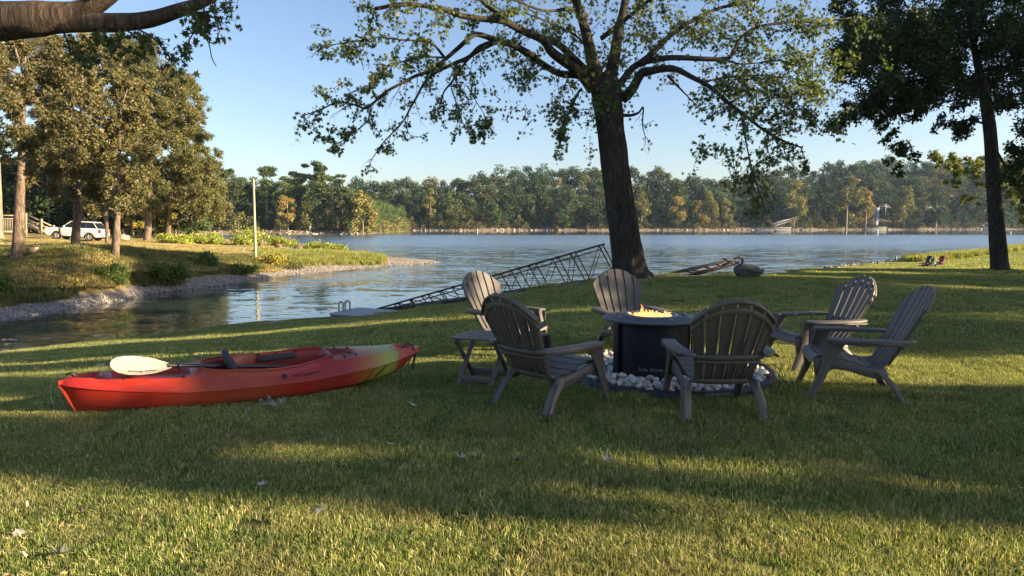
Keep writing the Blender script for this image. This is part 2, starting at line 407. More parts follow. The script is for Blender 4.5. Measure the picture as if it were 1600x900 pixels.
# ============================================================ SETTING
# ---- ground materials (all in world position)
def ground_mat(name, kind):
    m, nt, b = newmat(name)
    geo = nt.nodes.new('ShaderNodeNewGeometry'); pos = geo.outputs['Position']
    n1 = noise_tex(nt, pos, .35, 5, .6); n2 = noise_tex(nt, pos, 2.5, 6, .65); n3 = noise_tex(nt, pos, 34, 6, .7)
    n4 = noise_tex(nt, pos, 160, 3, .7)
    if kind == 'lawn':
        c1 = ramp(nt, [(.35, (.05, .07, .02)), (.6, (.10, .13, .035))]); nt.links.new(n3.outputs[0], c1.inputs[0])
        c2 = ramp(nt, [(.35, (.15, .125, .065)), (.65, (.27, .23, .12))]); nt.links.new(n4.outputs[0], c2.inputs[0])
        f = ramp(nt, [(.47, (0, 0, 0)), (.72, (.8, .8, .8))]); nt.links.new(n2.outputs[0], f.inputs[0])
        col = mixc(nt, f.outputs[0], c1.outputs[0], c2.outputs[0])
        f2 = ramp(nt, [(.4, (.78, .82, .8)), (.62, (1.2, 1.12, 1.0))]); nt.links.new(n1.outputs[0], f2.inputs[0])
        col = mixc(nt, 1.0, col, f2.outputs[0], 'MULTIPLY')
        bump(nt, n4.outputs[0], .8, .03, b)
    elif kind == 'bank':
        # leaf-littered dry grass above, gravel below along the water
        c1 = ramp(nt, [(.3, (.17, .14, .05)), (.5, (.36, .27, .11)), (.7, (.48, .36, .18))]); nt.links.new(n3.outputs[0], c1.inputs[0])
        g = ramp(nt, [(.46, (0, 0, 0)), (.66, (.6, .6, .6))]); nt.links.new(n2.outputs[0], g.inputs[0])
        c1b = mixc(nt, g.outputs[0], c1.outputs[0], (.11, .14, .035))
        c3 = ramp(nt, [(.3, (.12, .11, .095)), (.5, (.25, .22, .19)), (.7, (.4, .36, .31))]); nt.links.new(n4.outputs[0], c3.inputs[0])
        sx = nd(nt, 'ShaderNodeSeparateXYZ'); nt.links.new(pos, sx.inputs[0])
        zz = mth(nt, 'ADD', sx.outputs[2], mth(nt, 'MULTIPLY', n2.outputs[0], .25))
        h = ramp(nt, [(.45, (1, 1, 1)), (.56, (0, 0, 0))]); nt.links.new(zz, h.inputs[0])
        col = mixc(nt, h.outputs[0], c1b, c3.outputs[0])
        wet = ramp(nt, [(.02, (.35, .33, .3)), (.07, (1, 1, 1))]); nt.links.new(sx.outputs[2], wet.inputs[0])
        col = mixc(nt, 1.0, col, wet.outputs[0], 'MULTIPLY')
        bump(nt, n3.outputs[0], .8, .05, b)
    elif kind == 'road':
        c1 = ramp(nt, [(.3, (.26, .21, .165)), (.7, (.40, .33, .26))]); nt.links.new(n3.outputs[0], c1.inputs[0]); col = c1.outputs[0]
        bump(nt, n4.outputs[0], .5, .01, b)
    else:  # far shore slope
        c1 = ramp(nt, [(.3, (.06, .055, .03)), (.5, (.13, .10, .055)), (.7, (.2, .15, .09))]); nt.links.new(n2.outputs[0], c1.inputs[0])
        sx = nd(nt, 'ShaderNodeSeparateXYZ'); nt.links.new(pos, sx.inputs[0])
        zz = mth(nt, 'ADD', mth(nt, 'MULTIPLY', sx.outputs[2], .4), mth(nt, 'MULTIPLY', n1.outputs[0], .3))
        h = ramp(nt, [(.45, (1, 1, 1)), (.7, (0, 0, 0))]); nt.links.new(zz, h.inputs[0])
        c3 = ramp(nt, [(.35, (.10, .085, .065)), (.6, (.27, .22, .17))]); nt.links.new(n2.outputs[0], c3.inputs[0])
        col = mixc(nt, h.outputs[0], c1.outputs[0], c3.outputs[0])
        bump(nt, n2.outputs[0], .8, .3, b)
    nt.links.new(col, b.inputs['Base Color']); b.inputs['Roughness'].default_value = .95
    b.inputs['Specular IOR Level'].default_value = .15
    return m
M_lawn = ground_mat('lawn_soil_grass', 'lawn'); M_bank = ground_mat('bank_soil', 'bank')
M_far = ground_mat('far_slope', 'far'); M_road = ground_mat('gravel_track_surface', 'road')

lawn = fan_sheet('lawn', lawn_z, M_lawn, -PI, PI, 420, .3, 200, 260, mask=lambda x, y: (y < shore_y(x)+4.5) & (np.hypot(x, y) < 190))
tag(lawn, kind='structure')
bank = fan_sheet('shore_bank', bank_z, M_bank, -1.25, -.08, 300, 17, 260, 260, mask=lambda x, y: (x < -.11*y) )
tag(bank, kind='structure')

# ---- water
def water_mat():
    m, nt, b = newmat('lake_water')
    geo = nt.nodes.new('ShaderNodeNewGeometry'); pos = geo.outputs['Position']
    b.inputs['Base Color'].default_value = (.035, .052, .045, 1); b.inputs['Roughness'].default_value = .03
    b.inputs['IOR'].default_value = 1.333
    b.inputs['Specular IOR Level'].default_value = .8
    sx = nd(nt, 'ShaderNodeSeparateXYZ'); nt.links.new(pos, sx.inputs[0])
    # wind zones by distance from this shore: calm inlet, ruffled middle, glassy strip under the far wood
    y = sx.outputs[1]
    wavy = noise_tex(nt, mapping(nt, pos, (.02, .05, 1)), 1.0, 3)
    yw = mth(nt, 'ADD', y, mth(nt, 'MULTIPLY', mth(nt, 'SUBTRACT', wavy.outputs[0], .5), 24))
    def band(a, b2, c, d):    # 0 below a, 1 from b2..c, 0 above d
        r1 = nd(nt, 'ShaderNodeMapRange'); r1.inputs[1].default_value = a; r1.inputs[2].default_value = b2
        r2 = nd(nt, 'ShaderNodeMapRange'); r2.inputs[1].default_value = c; r2.inputs[2].default_value = d; r2.inputs[3].default_value = 1; r2.inputs[4].default_value = 0
        nt.links.new(yw, r1.inputs[0]); nt.links.new(yw, r2.inputs[0])
        return mth(nt, 'MULTIPLY', r1.outputs[0], r2.outputs[0])
    n1 = noise_tex(nt, mapping(nt, pos, (1.3, 3.6, 1), (0, 0, .12)), 1.0, 3, .55, .3)
    n2 = noise_tex(nt, mapping(nt, pos, (.35, 1.0, 1), (0, 0, -.2)), 1.0, 3, .55, .2)
    n3 = noise_tex(nt, mapping(nt, pos, (4.0, 9.0, 1), (0, 0, .3)), 1.0, 2, .5)
    ruffled = band(70, 110, 185, 197); mid = band(30, 42, 72, 100)
    amp = mth(nt, 'ADD', .11, mth(nt, 'ADD', mth(nt, 'MULTIPLY', ruffled, .36), mth(nt, 'MULTIPLY', mid, .26)))
    far = nd(nt, 'ShaderNodeMapRange'); far.inputs[1].default_value = 186; far.inputs[2].default_value = 198; far.inputs[3].default_value = 1; far.inputs[4].default_value = .12
    nt.links.new(yw, far.inputs[0]); amp = mth(nt, 'MULTIPLY', amp, far.outputs[0])
    rg_ = mth(nt, 'ADD', .03, mth(nt, 'ADD', mth(nt, 'MULTIPLY', ruffled, .21), mth(nt, 'MULTIPLY', mid, .05))); nt.links.new(rg_, b.inputs['Roughness'])
    def vm(op, a, b2=None):
        n = nt.nodes.new('ShaderNodeVectorMath'); n.operation = op
        for k, v in enumerate((a, b2)):
            if v is None: continue
            if isinstance(v, tuple): n.inputs[k].default_value = v
            else: nt.links.new(v, n.inputs[k])
        return n
    s1 = vm('SUBTRACT', n1.outputs['Color'], (.5, .5, .5)); s2 = vm('SUBTRACT', n2.outputs['Color'], (.5, .5, .5)); s3 = vm('SUBTRACT', n3.outputs['Color'], (.5, .5, .5))
    sm = vm('ADD', vm('ADD', s1.outputs[0], s2.outputs[0]).outputs[0], vm('MULTIPLY', s3.outputs[0], (.6, .6, .6)).outputs[0])
    sc = nt.nodes.new('ShaderNodeVectorMath'); sc.operation = 'SCALE'; nt.links.new(sm.outputs[0], sc.inputs[0]); nt.links.new(amp, sc.inputs['Scale'])
    flat = vm('MULTIPLY', sc.outputs[0], (1, 1, 0)); up = vm('ADD', flat.outputs[0], (0, 0, 1)); nn = vm('NORMALIZE', up.outputs[0])
    nt.links.new(nn.outputs[0], b.inputs['Normal'])
    gl = nd(nt, 'ShaderNodeBsdfGlossy'); gl.inputs['Color'].default_value = (.86, .92, .96, 1); gl.inputs['Roughness'].default_value = .22; nt.links.new(nn.outputs[0], gl.inputs['Normal'])  # added sheen: brightens the ruffled band beyond what water itself reflects
    mxg = nd(nt, 'ShaderNodeMixShader'); nt.links.new(mth(nt, 'ADD', .06, mth(nt, 'MULTIPLY', ruffled, .50)), mxg.inputs[0]); nt.links.new(b.outputs[0], mxg.inputs[1]); nt.links.new(gl.outputs[0], mxg.inputs[2])
    nt.links.new(mxg.outputs[0], nt.nodes['Material Output'].inputs[0])
    return m
V = np.array([[-900, -150, 0], [900, -150, 0], [900, 800, 0], [-900, 800, 0]], float)
water = obj('lake_water', npmesh('lake_water', V, [np.array([[0, 1, 2, 3]])], water_mat())); tag(water, kind='structure')
V2 = np.array([[-900, -150, -2.5], [900, -150, -2.5], [900, 800, -2.5], [-900, 800, -2.5]], float)
bed = obj('lake_bed', npmesh('lake_bed', V2, [np.array([[0, 1, 2, 3]])], simple('lake_mud', (.08, .07, .05), .9))); tag(bed, kind='structure')

# ---- far shore and wooded point
def hill_amp(x):
    return np.interp(x, [-300, -90, -70, -30, 10, 45, 75, 107, 145, 178, 224, 285, 420], [10, 10, 11, 15, 22, 21, 19, 17, 19, 22, 29, 32, 34])
def far_edge(x): return 318 + 6*np.sin(x*.03) + 3*np.sin(x*.11+1) + np.interp(x, [-60, 60, 180, 300, 500], [0, 0, 40, 60, 20])
def far_z(x, y):
    d = y - far_edge(x)
    s = np.clip(d, -8, 6); base = .28*s*(s > 0) + .2*s*(s <= 0) - .1
    t = np.clip((d-6)/68, 0, 1); h = hill_amp(x)*(t*t*(3-2*t))
    return base + h + .5*wob(x, y, .09, 2)*np.clip(d/10, 0, 1)
gx = np.linspace(-420, 620, 160); gy = np.concatenate([np.linspace(306, 345, 28), np.linspace(350, 620, 40)])
X, Y = np.meshgrid(gx, gy); mb = MB(); mb.grid(np.stack([X, Y, far_z(X, Y)], -1)[:, ::-1])
far = mb.build('far_shore', M_far, smooth=True, recalc=True); tag(far, kind='structure')
def pt_edge(x): return 199 + 2.0*np.sin(x*.09) + 1.2*np.sin(x*.31)
def pt_z(x, y):
    d = np.minimum(y-pt_edge(x), (-44.5-x)*.8); s = np.clip(d, -6, 5)
    t = np.clip((d-5)/40, 0, 1)
    return .3*s - .05 + 3.0*t + .25*wob(x, y, .3, 1)*np.clip(d/5, 0, 1)
gx = np.linspace(-260, -36, 120); gy = np.linspace(192, 300, 60)
X, Y = np.meshgrid(gx, gy); mb = MB(); mb.grid(np.stack([X, Y, pt_z(X, Y)], -1)[:, ::-1])
tag(mb.build('wooded_point', M_far, smooth=True), kind='structure')

# ---- gravel track on the point
def strip(name, ctrl, mat, zf, lift=.004, n=40, m=8):
    """ctrl: list of (left_px,left_py,right_px,right_py) on the bank"""
    rows = []
    for (a, b_, c, d) in ctrl:
        p = BG(a, b_); q = BG(c, d); rows.append((p[:2], q[:2]))
    t = np.linspace(0, len(rows)-1, n); G = []
    for tt in t:
        i = min(int(tt), len(rows)-2); f = tt-i; f = f*f*(3-2*f)*.5+f*.5
        p = rows[i][0]*(1-f)+rows[i+1][0]*f; q = rows[i][1]*(1-f)+rows[i+1][1]*f
        r = []
        for s in np.linspace(0, 1, m):
            v = p*(1-s)+q*s; r.append((v[0], v[1], bz(v[0], v[1])+lift+.02))
        G.append(r)
    mb = MB(); mb.grid(np.array(G)); return tag(mb.build(name, mat, smooth=True), kind='structure')
strip('gravel_track', [(205, 380, 215, 376), (300, 383, 310, 378), (345, 388, 370, 380), (345, 393, 420, 384), (300, 398, 470, 388), (260, 402, 520, 392)][:5], M_road, bank_z)

# ============================================================ trees
BARK = bark_mat('maple_bark', (.05, .042, .036), (.10, .085, .07)); BARK_L = bark_mat('pale_oak_bark', (.16, .12, .09), (.34, .27, .21)); BARK_P = bark_mat('pine_bark', (.26, .2, .16), (.45, .36, .29))  # BARK_L: lighter brown bark for the left bank trees
L_maple = leaf_mat('silver_maple_leaves', trans=.42); L_dark = leaf_mat('dense_oak_leaves', trans=.3)
L_oak = leaf_mat('turning_oak_leaves', trans=.35); L_far = leaf_mat('far_foliage', trans=.2, rough=.8)
def palette(n, rng, cols, w, jit=.25):
    c = np.array(cols)[rng.choice(len(cols), n, p=np.array(w)/sum(w))]
    return c*(1+jit*(rng.random((n, 1))*2-1))*(1+.08*(rng.random((n, 3))*2-1))
MAPLE = ([(.06, .095, .03), (.09, .13, .04), (.14, .16, .05), (.24, .19, .06)], [5, 5, 2.5, .6])
OAKG = ([(.07, .085, .028), (.115, .12, .04), (.165, .145, .055), (.23, .16, .07)], [3, 4, 2, .8])
OAKB = ([(.095, .105, .038), (.155, .15, .06), (.235, .20, .088), (.27, .18, .08)], [2.5, 3.5, 3, 1])
SHADEG = ([(.028, .05, .016), (.04, .07, .022), (.075, .10, .03)], [4, 4, 1])  # right-hand tree: its shadow side is put into these darkened leaf colours
YEL = ([(.20, .22, .04), (.33, .28, .05), (.42, .27, .06)], [3, 3, 2])
GOLD = ([(.26, .20, .06), (.34, .24, .08), (.17, .16, .05)], [3, 3, 2])
FARG = ([(.026, .056, .024), (.046, .086, .03), (.085, .125, .042), (.135, .165, .055)], [3, 4, 2, .8])

def catmull(pts, per=6):
    pts = np.asarray(pts, float); n = len(pts)
    if n < 3: 
        t = np.linspace(0, 1, per*(n-1)+1)[:, None]; return pts[0]*(1-t)+pts[-1]*t
    e = np.vstack([2*pts[0]-pts[1], pts, 2*pts[-1]-pts[-2]]); out = []
    for i in range(n-1):
        p0, p1, p2, p3 = e[i:i+4]
        for t in np.arange(per)/per:
            out.append(.5*((2*p1)+(-p0+p2)*t+(2*p0-5*p1+4*p2-p3)*t*t+(-p0+3*p1-3*p2+p3)*t**3))
    out.append(pts[-1]); return np.array(out)
def twig(start, dirv, L, n, rng, droop=.15, wig=.25):
    p = [np.array(start, float)]; d = np.array(dirv, float); d /= np.linalg.norm(d)
    for i in range(n):
        d = d + rng.normal(size=3)*wig*.5 + np.array([0, 0, -droop/n]); d /= np.linalg.norm(d)
        p.append(p[-1]+d*L/n)
    return np.array(p)
class TreeB:
    def __init__(s, seed): s.rng = np.random.default_rng(seed); s.w = MB(); s.t = MB(); s.lp = []; s.ls = []
    def limb(s, pts, rads, k=10, per=5, target=None):
        c = catmull(pts, per); r = np.interp(np.linspace(0, 1, len(c)), np.linspace(0, 1, len(rads)), rads)
        ph = s.rng.random()*6
        jit = lambda u, a: 1+.05*np.sin(3*a+u*9+ph)+.03*np.sin(7*a+u*23+ph)
        (target or s.w).tube(c, r, k, jit=jit); return c, r
    def leaves_on(s, path, n, size, spread=.045, t0=.15):
        rng = s.rng; t = t0+(1-t0)*rng.random(n); i = t*(len(path)-1); a = np.floor(i).astype(int).clip(0, len(path)-2); f = (i-a)[:, None]
        p = path[a]*(1-f)+path[a+1]*f + rng.normal(size=(n, 3))*spread
        s.lp.append(p); s.ls.append(size*(.65+.6*rng.random(n)))
    def dress(s, path, rad, every=.3, L1=(.7, 1.5), leaves=9, size=.13, t0=.3, droop=.5, sub=4, leafy=1.0, bare=0.15, updown=0):
        """twigs with leaves along a limb"""
        rng = s.rng; seg = np.linalg.norm(np.diff(path, axis=0), axis=1); S = np.concatenate([[0], np.cumsum(seg)]); tot = S[-1]
        n = max(1, int(tot*(1-t0)/every))
        for q in range(n+2):
            u = tot*(t0+(1-t0)*(q+rng.random()*.8)/(n+1)) if q < n else tot
            u = min(u, tot*.999); i = np.searchsorted(S, u)-1; i = max(0, min(i, len(path)-2)); f = (u-S[i])/max(seg[i], 1e-6)
            p = path[i]*(1-f)+path[i+1]*f; tan = (path[i+1]-path[i])/max(seg[i], 1e-6)
            d = tan*(.5+.5*rng.random())+rng.normal(size=3)*.75+np.array([0, 0, updown])
            L = rng.uniform(*L1)*(1-.35*u/tot)
            tw = twig(p, d, L, 4, rng, droop); rr = max(.004, min(rad*.35, .012))
            s.t.tube(tw, np.linspace(rr, .003, len(tw)), 4, cap=False)
            isb = rng.random() < bare
            for j in range(sub):
                k = rng.integers(1, len(tw)); d2 = (tw[k]-tw[k-1]); d2 = d2/np.linalg.norm(d2)+rng.normal(size=3)*.8
                t2 = twig(tw[k], d2, L*rng.uniform(.3, .6), 3, rng, droop)
                s.t.tube(t2, np.linspace(.005, .002, len(t2)), 3, cap=False)
                if not isb: s.leaves_on(t2, max(1, int(leaves*leafy*(.5+rng.random()))), size)
            if not isb: s.leaves_on(tw, int(leaves*.7*leafy), size)
    def finish(s, root, base, bark, leafm, pal, tmpl=LEAF_M, hang=.35, extra=None, kind=None):
        def loc(m):
            for i in range(len(m.V)): m.V[i] = m.V[i]-base
        loc(s.w); tr = s.w.build('trunk', bark, root, smooth=True, recalc=False)
        if s.t.n: loc(s.t); s.t.build('twigs', bark, root, smooth=True, recalc=False)['kind'] = 'stuff'
        if extra is not None:
            s.lp.append(extra[0]); s.ls.append(extra[1])
        if s.lp:
            pos = np.concatenate(s.lp)-base; sz = np.concatenate(s.ls)
            V, Fq = leaf_geo(pos, sz, tmpl, s.rng, hang)
            col = palette(len(pos), s.rng, *pal)
            obj('crown', npmesh('crown', V, [Fq], leafm, col=col), root)
def G2(pts, d0, d1): # px list -> world path with depth running d0..d1
    n = len(pts); return [P(p[0], p[1], d0+(d1-d0)*(i/(max(1, n-1)))) for i, p in enumerate(pts)]

# ---- the big maple in the middle
DM = float(LG(985, 437)[1]); T = TreeB(3); mr = lambda px: px/F*DM
tb = LG(985, 437)
tr_pts = [P(987, 446, DM), P(986, 436, DM), P(984, 425, DM), P(981, 405, DM), P(976, 370, DM), P(969, 320, DM), P(961, 260, DM), P(954, 205, DM), P(950, 170, DM), P(947, 140, DM), P(945, 115, DM)]
tr_r = [mr(40), mr(35), mr(29), mr(26.5), mr(25), mr(23.5), mr(22), mr(21), mr(23), mr(25), mr(17)]
cc = catmull(tr_pts, 8); rr = .93*np.interp(np.linspace(0, 1, len(cc)), np.linspace(0, 1, len(tr_r)), tr_r)
def flare(u, a): return 1+.05*np.sin(9*a)*(1) + .03*np.sin(17*a+3*np.sin(u*20)) + (.34*np.maximum(0, np.sin(3*a+1))**2+.1)*max(0, 1-u*6)**1.5+.03*np.sin(2*a+u*12)
T.w.tube(cc, rr, 40, jit=flare)
limbs = [ # px path, end depth, start px radius, end px radius, dress params
 ([(937, 150), (930, 110), (915, 50), (900, 0), (880, -70), (850, -150)], -1, 17, 9, dict(t0=.35, every=.3)),
 ([(950, 140), (958, 100), (967, 50), (977, 0), (985, -70), (980, -160)], 1, 17, 8, dict(t0=.35, every=.3)),
 ([(925, 140), (905, 118), (875, 115), (837, 93), (800, 68)], .5, 12, 8, dict(t0=.3, every=.4)),
 ([(925, 130), (905, 112), (880, 95), (862, 81), (847, 62), (813, 47), (786, 33), (752, 29), (719, 24), (694, 15), (669, 10), (630, 7), (586, 14)], -3, 13, 4, dict(t0=.35, every=.24, L1=(.6, 1.3))),
 ([(924, 120), (893, 88), (870, 68), (830, 52), (790, 30), (740, -10), (690, -60)], -2, 10, 4, dict(t0=.3, every=.35)),
 ([(837, 92), (830, 86), (805, 72), (774, 62), (749, 54), (738, 56), (716, 75), (694, 94), (674, 110), (649, 119), (624, 132), (602, 144), (583, 161), (569, 169), (552, 163), (527, 160), (499, 172), (470, 182)], -2.5, 8, 1.2, dict(t0=.4, every=.26, L1=(.4, 1.0))),
 ([(774, 64), (749, 74), (733, 89), (708, 100), (680, 114), (663, 130), (652, 150), (641, 169), (630, 189), (610, 211), (597, 225), (581, 249)], .8, 6, 1.1, dict(t0=.35, every=.36, L1=(.4, .9))),
 ([(772, 67), (747, 80), (730, 94), (713, 119), (694, 143), (690, 158)], 1.5, 5, 2, dict(t0=.2, every=.2)),
 ([(694, 89), (680, 72), (666, 65), (624, 62), (591, 58), (560, 64), (530, 68), (500, 76)], -1.5, 3.4, 1, dict(t0=.1, every=.22, L1=(.3, .9))),
 ([(691, 90), (652, 89), (630, 96), (602, 107), (585, 128), (560, 140)], -2.5, 2.6, 1, dict(t0=.1, every=.22, L1=(.3, .8))),
 ([(580, 165), (574, 189), (552, 207), (531, 222), (515, 216)], -2, 2, .8, dict(t0=.1, every=.25, L1=(.25, .6))),
 ([(633, 190), (640, 210), (655, 214)], .8, 1.4, .6, dict(t0=.3, every=.5, L1=(.2, .4), leafy=.2)),
 ([(730, 134), (745, 160), (760, 190), (745, 215)], 1.0, 1.6, .7, dict(t0=.2, every=.2, L1=(.3, .7))),
 ([(705, 138), (718, 175), (728, 197), (758, 190)], .3, 1.6, .7, dict(t0=.2, every=.2, L1=(.3, .7))),
 ([(972, 155), (987, 140), (1002, 115), (1018, 110), (1040, 107), (1058, 109), (1080, 120), (1111, 137), (1136, 159), (1164, 180), (1192, 202), (1226, 221), (1251, 230)], -2, 12, 1.8, dict(t0=.45, every=.24, L1=(.5, 1.1))),
 ([(1223, 222), (1229, 246), (1248, 267)], -2.2, 2, .8, dict(t0=.5, every=.5, L1=(.2, .5), leafy=.1)),
 ([(1158, 178), (1162, 202), (1170, 243), (1178, 275), (1183, 290), (1192, 315)], -2.5, 2.6, .8, dict(t0=.3, every=.22, L1=(.5, 1.2), leafy=.8)),
 ([(960, 140), (974, 124), (993, 103), (1024, 93), (1058, 90), (1105, 92), (1138, 91), (1146, 80), (1158, 59), (1179, 44), (1211, 37), (1245, 34), (1279, 34), (1330, 28)], 1, 9, 2.5, dict(t0=.35, every=.26, L1=(.5, 1.3))),
 ([(1000, 100), (1018, 84), (1036, 65), (1058, 47), (1086, 30), (1127, 12), (1173, 2), (1220, -20), (1280, -60)], 2, 8, 3, dict(t0=.15, every=.24, L1=(.6, 1.5))),
 ([(1043, 118), (1064, 140), (1080, 156), (1095, 171)], .6, 3, 1, dict(t0=.5, every=.6, L1=(.2, .4), leafy=.1)),
 ([(972, 180), (987, 180), (998, 176), (1005, 168), (1004, 195), (1008, 213)], -.8, 4.5, 1, dict(t0=.5, every=.3, L1=(.3, .6), leafy=.05)),
 ([(908, 140), (903, 146), (890, 174), (878, 199), (876, 222)], -1.3, 3.6, 2.2, dict(t0=.1, every=.2, L1=(.3, .8), leafy=.9)),
 ([(918, 24), (893, 14), (862, 17), (840, 14), (809, 2), (780, -8)], -2.2, 5, 2.5, dict(t0=.5, every=.6, L1=(.3, .7), leafy=.2)),
 ([(1140, 150), (1170, 140), (1215, 150), (1260, 170)], -2.5, 3, 1, dict(t0=.1, every=.18, L1=(.5, 1.0))),
 ([(1100, 128), (1140, 120), (1200, 118), (1250, 125), (1290, 140)], 2.5, 3, 1, dict(t0=.1, every=.18, L1=(.5, 1.1))),
 ([(1130, 92), (1160, 100), (1220, 95), (1270, 100)], 0, 2.5, 1, dict(t0=.1, every=.2, L1=(.5, 1.1))),
 ([(940, 60), (990, 20), (1040, -20), (1100, -60)], -2.5, 6, 3, dict(t0=.2, every=.25)),
 ([(940, 110), (925, 90), (905, 60), (870, 40), (820, 20)], -3, 4, 1.5, dict(t0=.2, every=.25, L1=(.4, 1.0))),
]
for i, (pp, dd, r0, r1, dr) in enumerate(limbs):
    big = r0 > 5
    path, rad = T.limb(G2(pp, DM - (0.0 if big else .3*np.sign(dd)), DM+dd), [mr(r0*.68), mr((r0+r1)/2*.52), mr(r1*.6)], 10 if big else 6, 5)
    d = dict(every=.3, L1=(.6, 1.3), leaves=8, size=.105, droop=.7, sub=4); d.update(dr); d['every'] *= .8; T.dress(path, mr(r1)+.02, **d)
# leafy shoots hugging the fork and the inner crown
for px, py, dd, n in [(1100, 110, 1, 5), (1140, 110, -1, 6), (1160, 140, -1.5, 7), (1190, 160, -2, 8), (1220, 180, -2, 7), (1250, 190, -2, 5), (1200, 120, 1.5, 8), (1240, 130, 2, 8), (1270, 150, 2, 7), (1280, 110, 2, 6), (1270, 70, 1, 7), (1290, 40, 1, 7), (1250, 20, 1, 7), (1200, 60, .5, 5), (1170, 200, -2, 4), (1150, 230, -2.4, 6), (1120, 250, -2.4, 5), (1185, 245, -2.4, 5), (1230, 60, 1, 5), (1300, 80, 1.5, 7), (1130, 50, 1.5, 6), (1100, 20, 1.5, 6), (1160, 20, 1.5, 6), (915, 150, -.6, 5), (945, 150, -.7, 5), (965, 135, -.7, 5), (900, 130, -.6, 4), (880, 160, -.8, 4), (935, 90, -.7, 6), (990, 60, -.8, 8), (1010, 30, 1, 9), (1050, 20, 1, 9), (1090, 60, 1, 8), (1060, 70, 1.5, 8), (1000, 90, .9, 7), (930, 30, -.8, 6), (860, 120, -.8, 5), (850, 150, -.4, 5), (830, 130, 0, 5), (810, 100, .4, 5), (820, 160, -.4, 4), (1110, 40, 1.2, 8), (880, 50, .8, 5), (940, -30, 1, 9), (1040, -50, .5, 9), (870, -30, .5, 8), (800, -20, 0, 7), (700, -25, -1, 6), (640, -20, -1, 5), (560, 20, -1.5, 4), (550, 110, -1.5, 4)]:
    c = P(px, py, DM+dd)
    for q in range(n):
        p = c+T.rng.normal(size=3)*np.array([.45, .6, .35]); tw = twig(p, T.rng.normal(size=3)+np.array([0, 0, .1]), .8, 4, T.rng, .5)
        T.t.tube(tw, np.linspace(.009, .003, len(tw)), 4, cap=False); T.leaves_on(tw, 22, .11, .085, 0)
    for q2 in range(3):
        t3 = twig(tw[T.rng.integers(1, 4)], T.rng.normal(size=3), .4, 3, T.rng, .4); T.t.tube(t3, np.linspace(.005, .002, 4), 3, cap=False); T.leaves_on(t3, 7, .105, .04, .2)
root = thing('maple_tree', 'big dark-trunked maple with spreading sparse leafy limbs behind the fire pit', 'tree', tb)
T.finish(root, tb, BARK, L_maple, MAPLE)

# ---- overhanging limb of a maple just outside the left edge
T = TreeB(8); DO = 8.6; om = lambda px: px/F*DO
bx, by = -9.6, 7.2; tb2 = np.array([bx, by, lz(bx, by)])
T.limb([tb2+np.array([0, 0, -.15]), tb2+np.array([.05, 0, 1.2]), np.array([bx+.2, by+.1, 3.4]), np.array([bx+.3, by+.2, 5.2]), np.array([bx, by, 8.5])], [.5, .38, .36, .33, .2], 24)
path, rad = T.limb([np.array([bx+.25, by+.2, 5.0]), P(-150, 45, 8.0), P(-40, 36, DO), P(60, 30, DO), P(120, 20, DO), P(165, -5, DO), P(210, -40, DO)], [.3, om(30), om(29), om(26), om(16), om(13), om(10)], 20)
path2, rad = T.limb([P(40, 36, DO), P(120, 34, DO), P(185, 36, DO+.1), P(235, 30, DO+.2), P(285, 14, DO+.2), P(335, -6, DO+.3), P(400, -50, DO)], [om(19), om(15), om(13.5), om(12), om(10), om(7), om(5)], 16)
T.dress(path[20:], .03, every=.16, L1=(.4, .9), leaves=5, size=.09, t0=.2, droop=.3, sub=3, updown=.6)
for a in [[(215, 45), (240, 60), (262, 85), (275, 105)], [(270, 28), (300, 20), (330, 18), (352, 8)], [(285, 12), (310, 35), (300, 55), (290, 75)], [(195, 45), (215, 60), (222, 75)], [(150, 40), (160, 60), (170, 66)], [(320, 5), (318, 30), (330, 40)], [(305, 20), (335, 28), (343, 50)],
          [(130, 55), (145, 75), (150, 95)], [(100, 52), (110, 75), (125, 85)], [(180, 48), (190, 72), (205, 88)]]:
    pth, _ = T.limb(G2(a, DO+.1, DO-.2), [om(1.6), om(.7)], 5)
    T.dress(pth, .01, every=.11, L1=(.12, .28), leaves=4, size=.085, t0=.1, droop=.3, sub=2)
pth, _ = T.limb(G2([(309, 50), (325, 65), (331, 90), (338, 104)], DO, DO), [om(1.2), om(.6)], 5)
root = thing('maple_tree', 'thick rough maple limb reaching in across the top left corner of the view', 'tree', tb2)
for q in range(60):   # leaves high on that tree, above the frame
    c = np.array([bx, by, 8.5])+T.rng.normal(size=3)*np.array([2.2, 2.2, 1.3]); T.leaves_on(np.array([c, c+T.rng.normal(size=3)*.8]), 30, .12, .25, 0)
T.finish(root, tb2, bark_mat('rough_maple_bark', (.075, .055, .042), (.16, .12, .09)), L_maple, MAPLE)

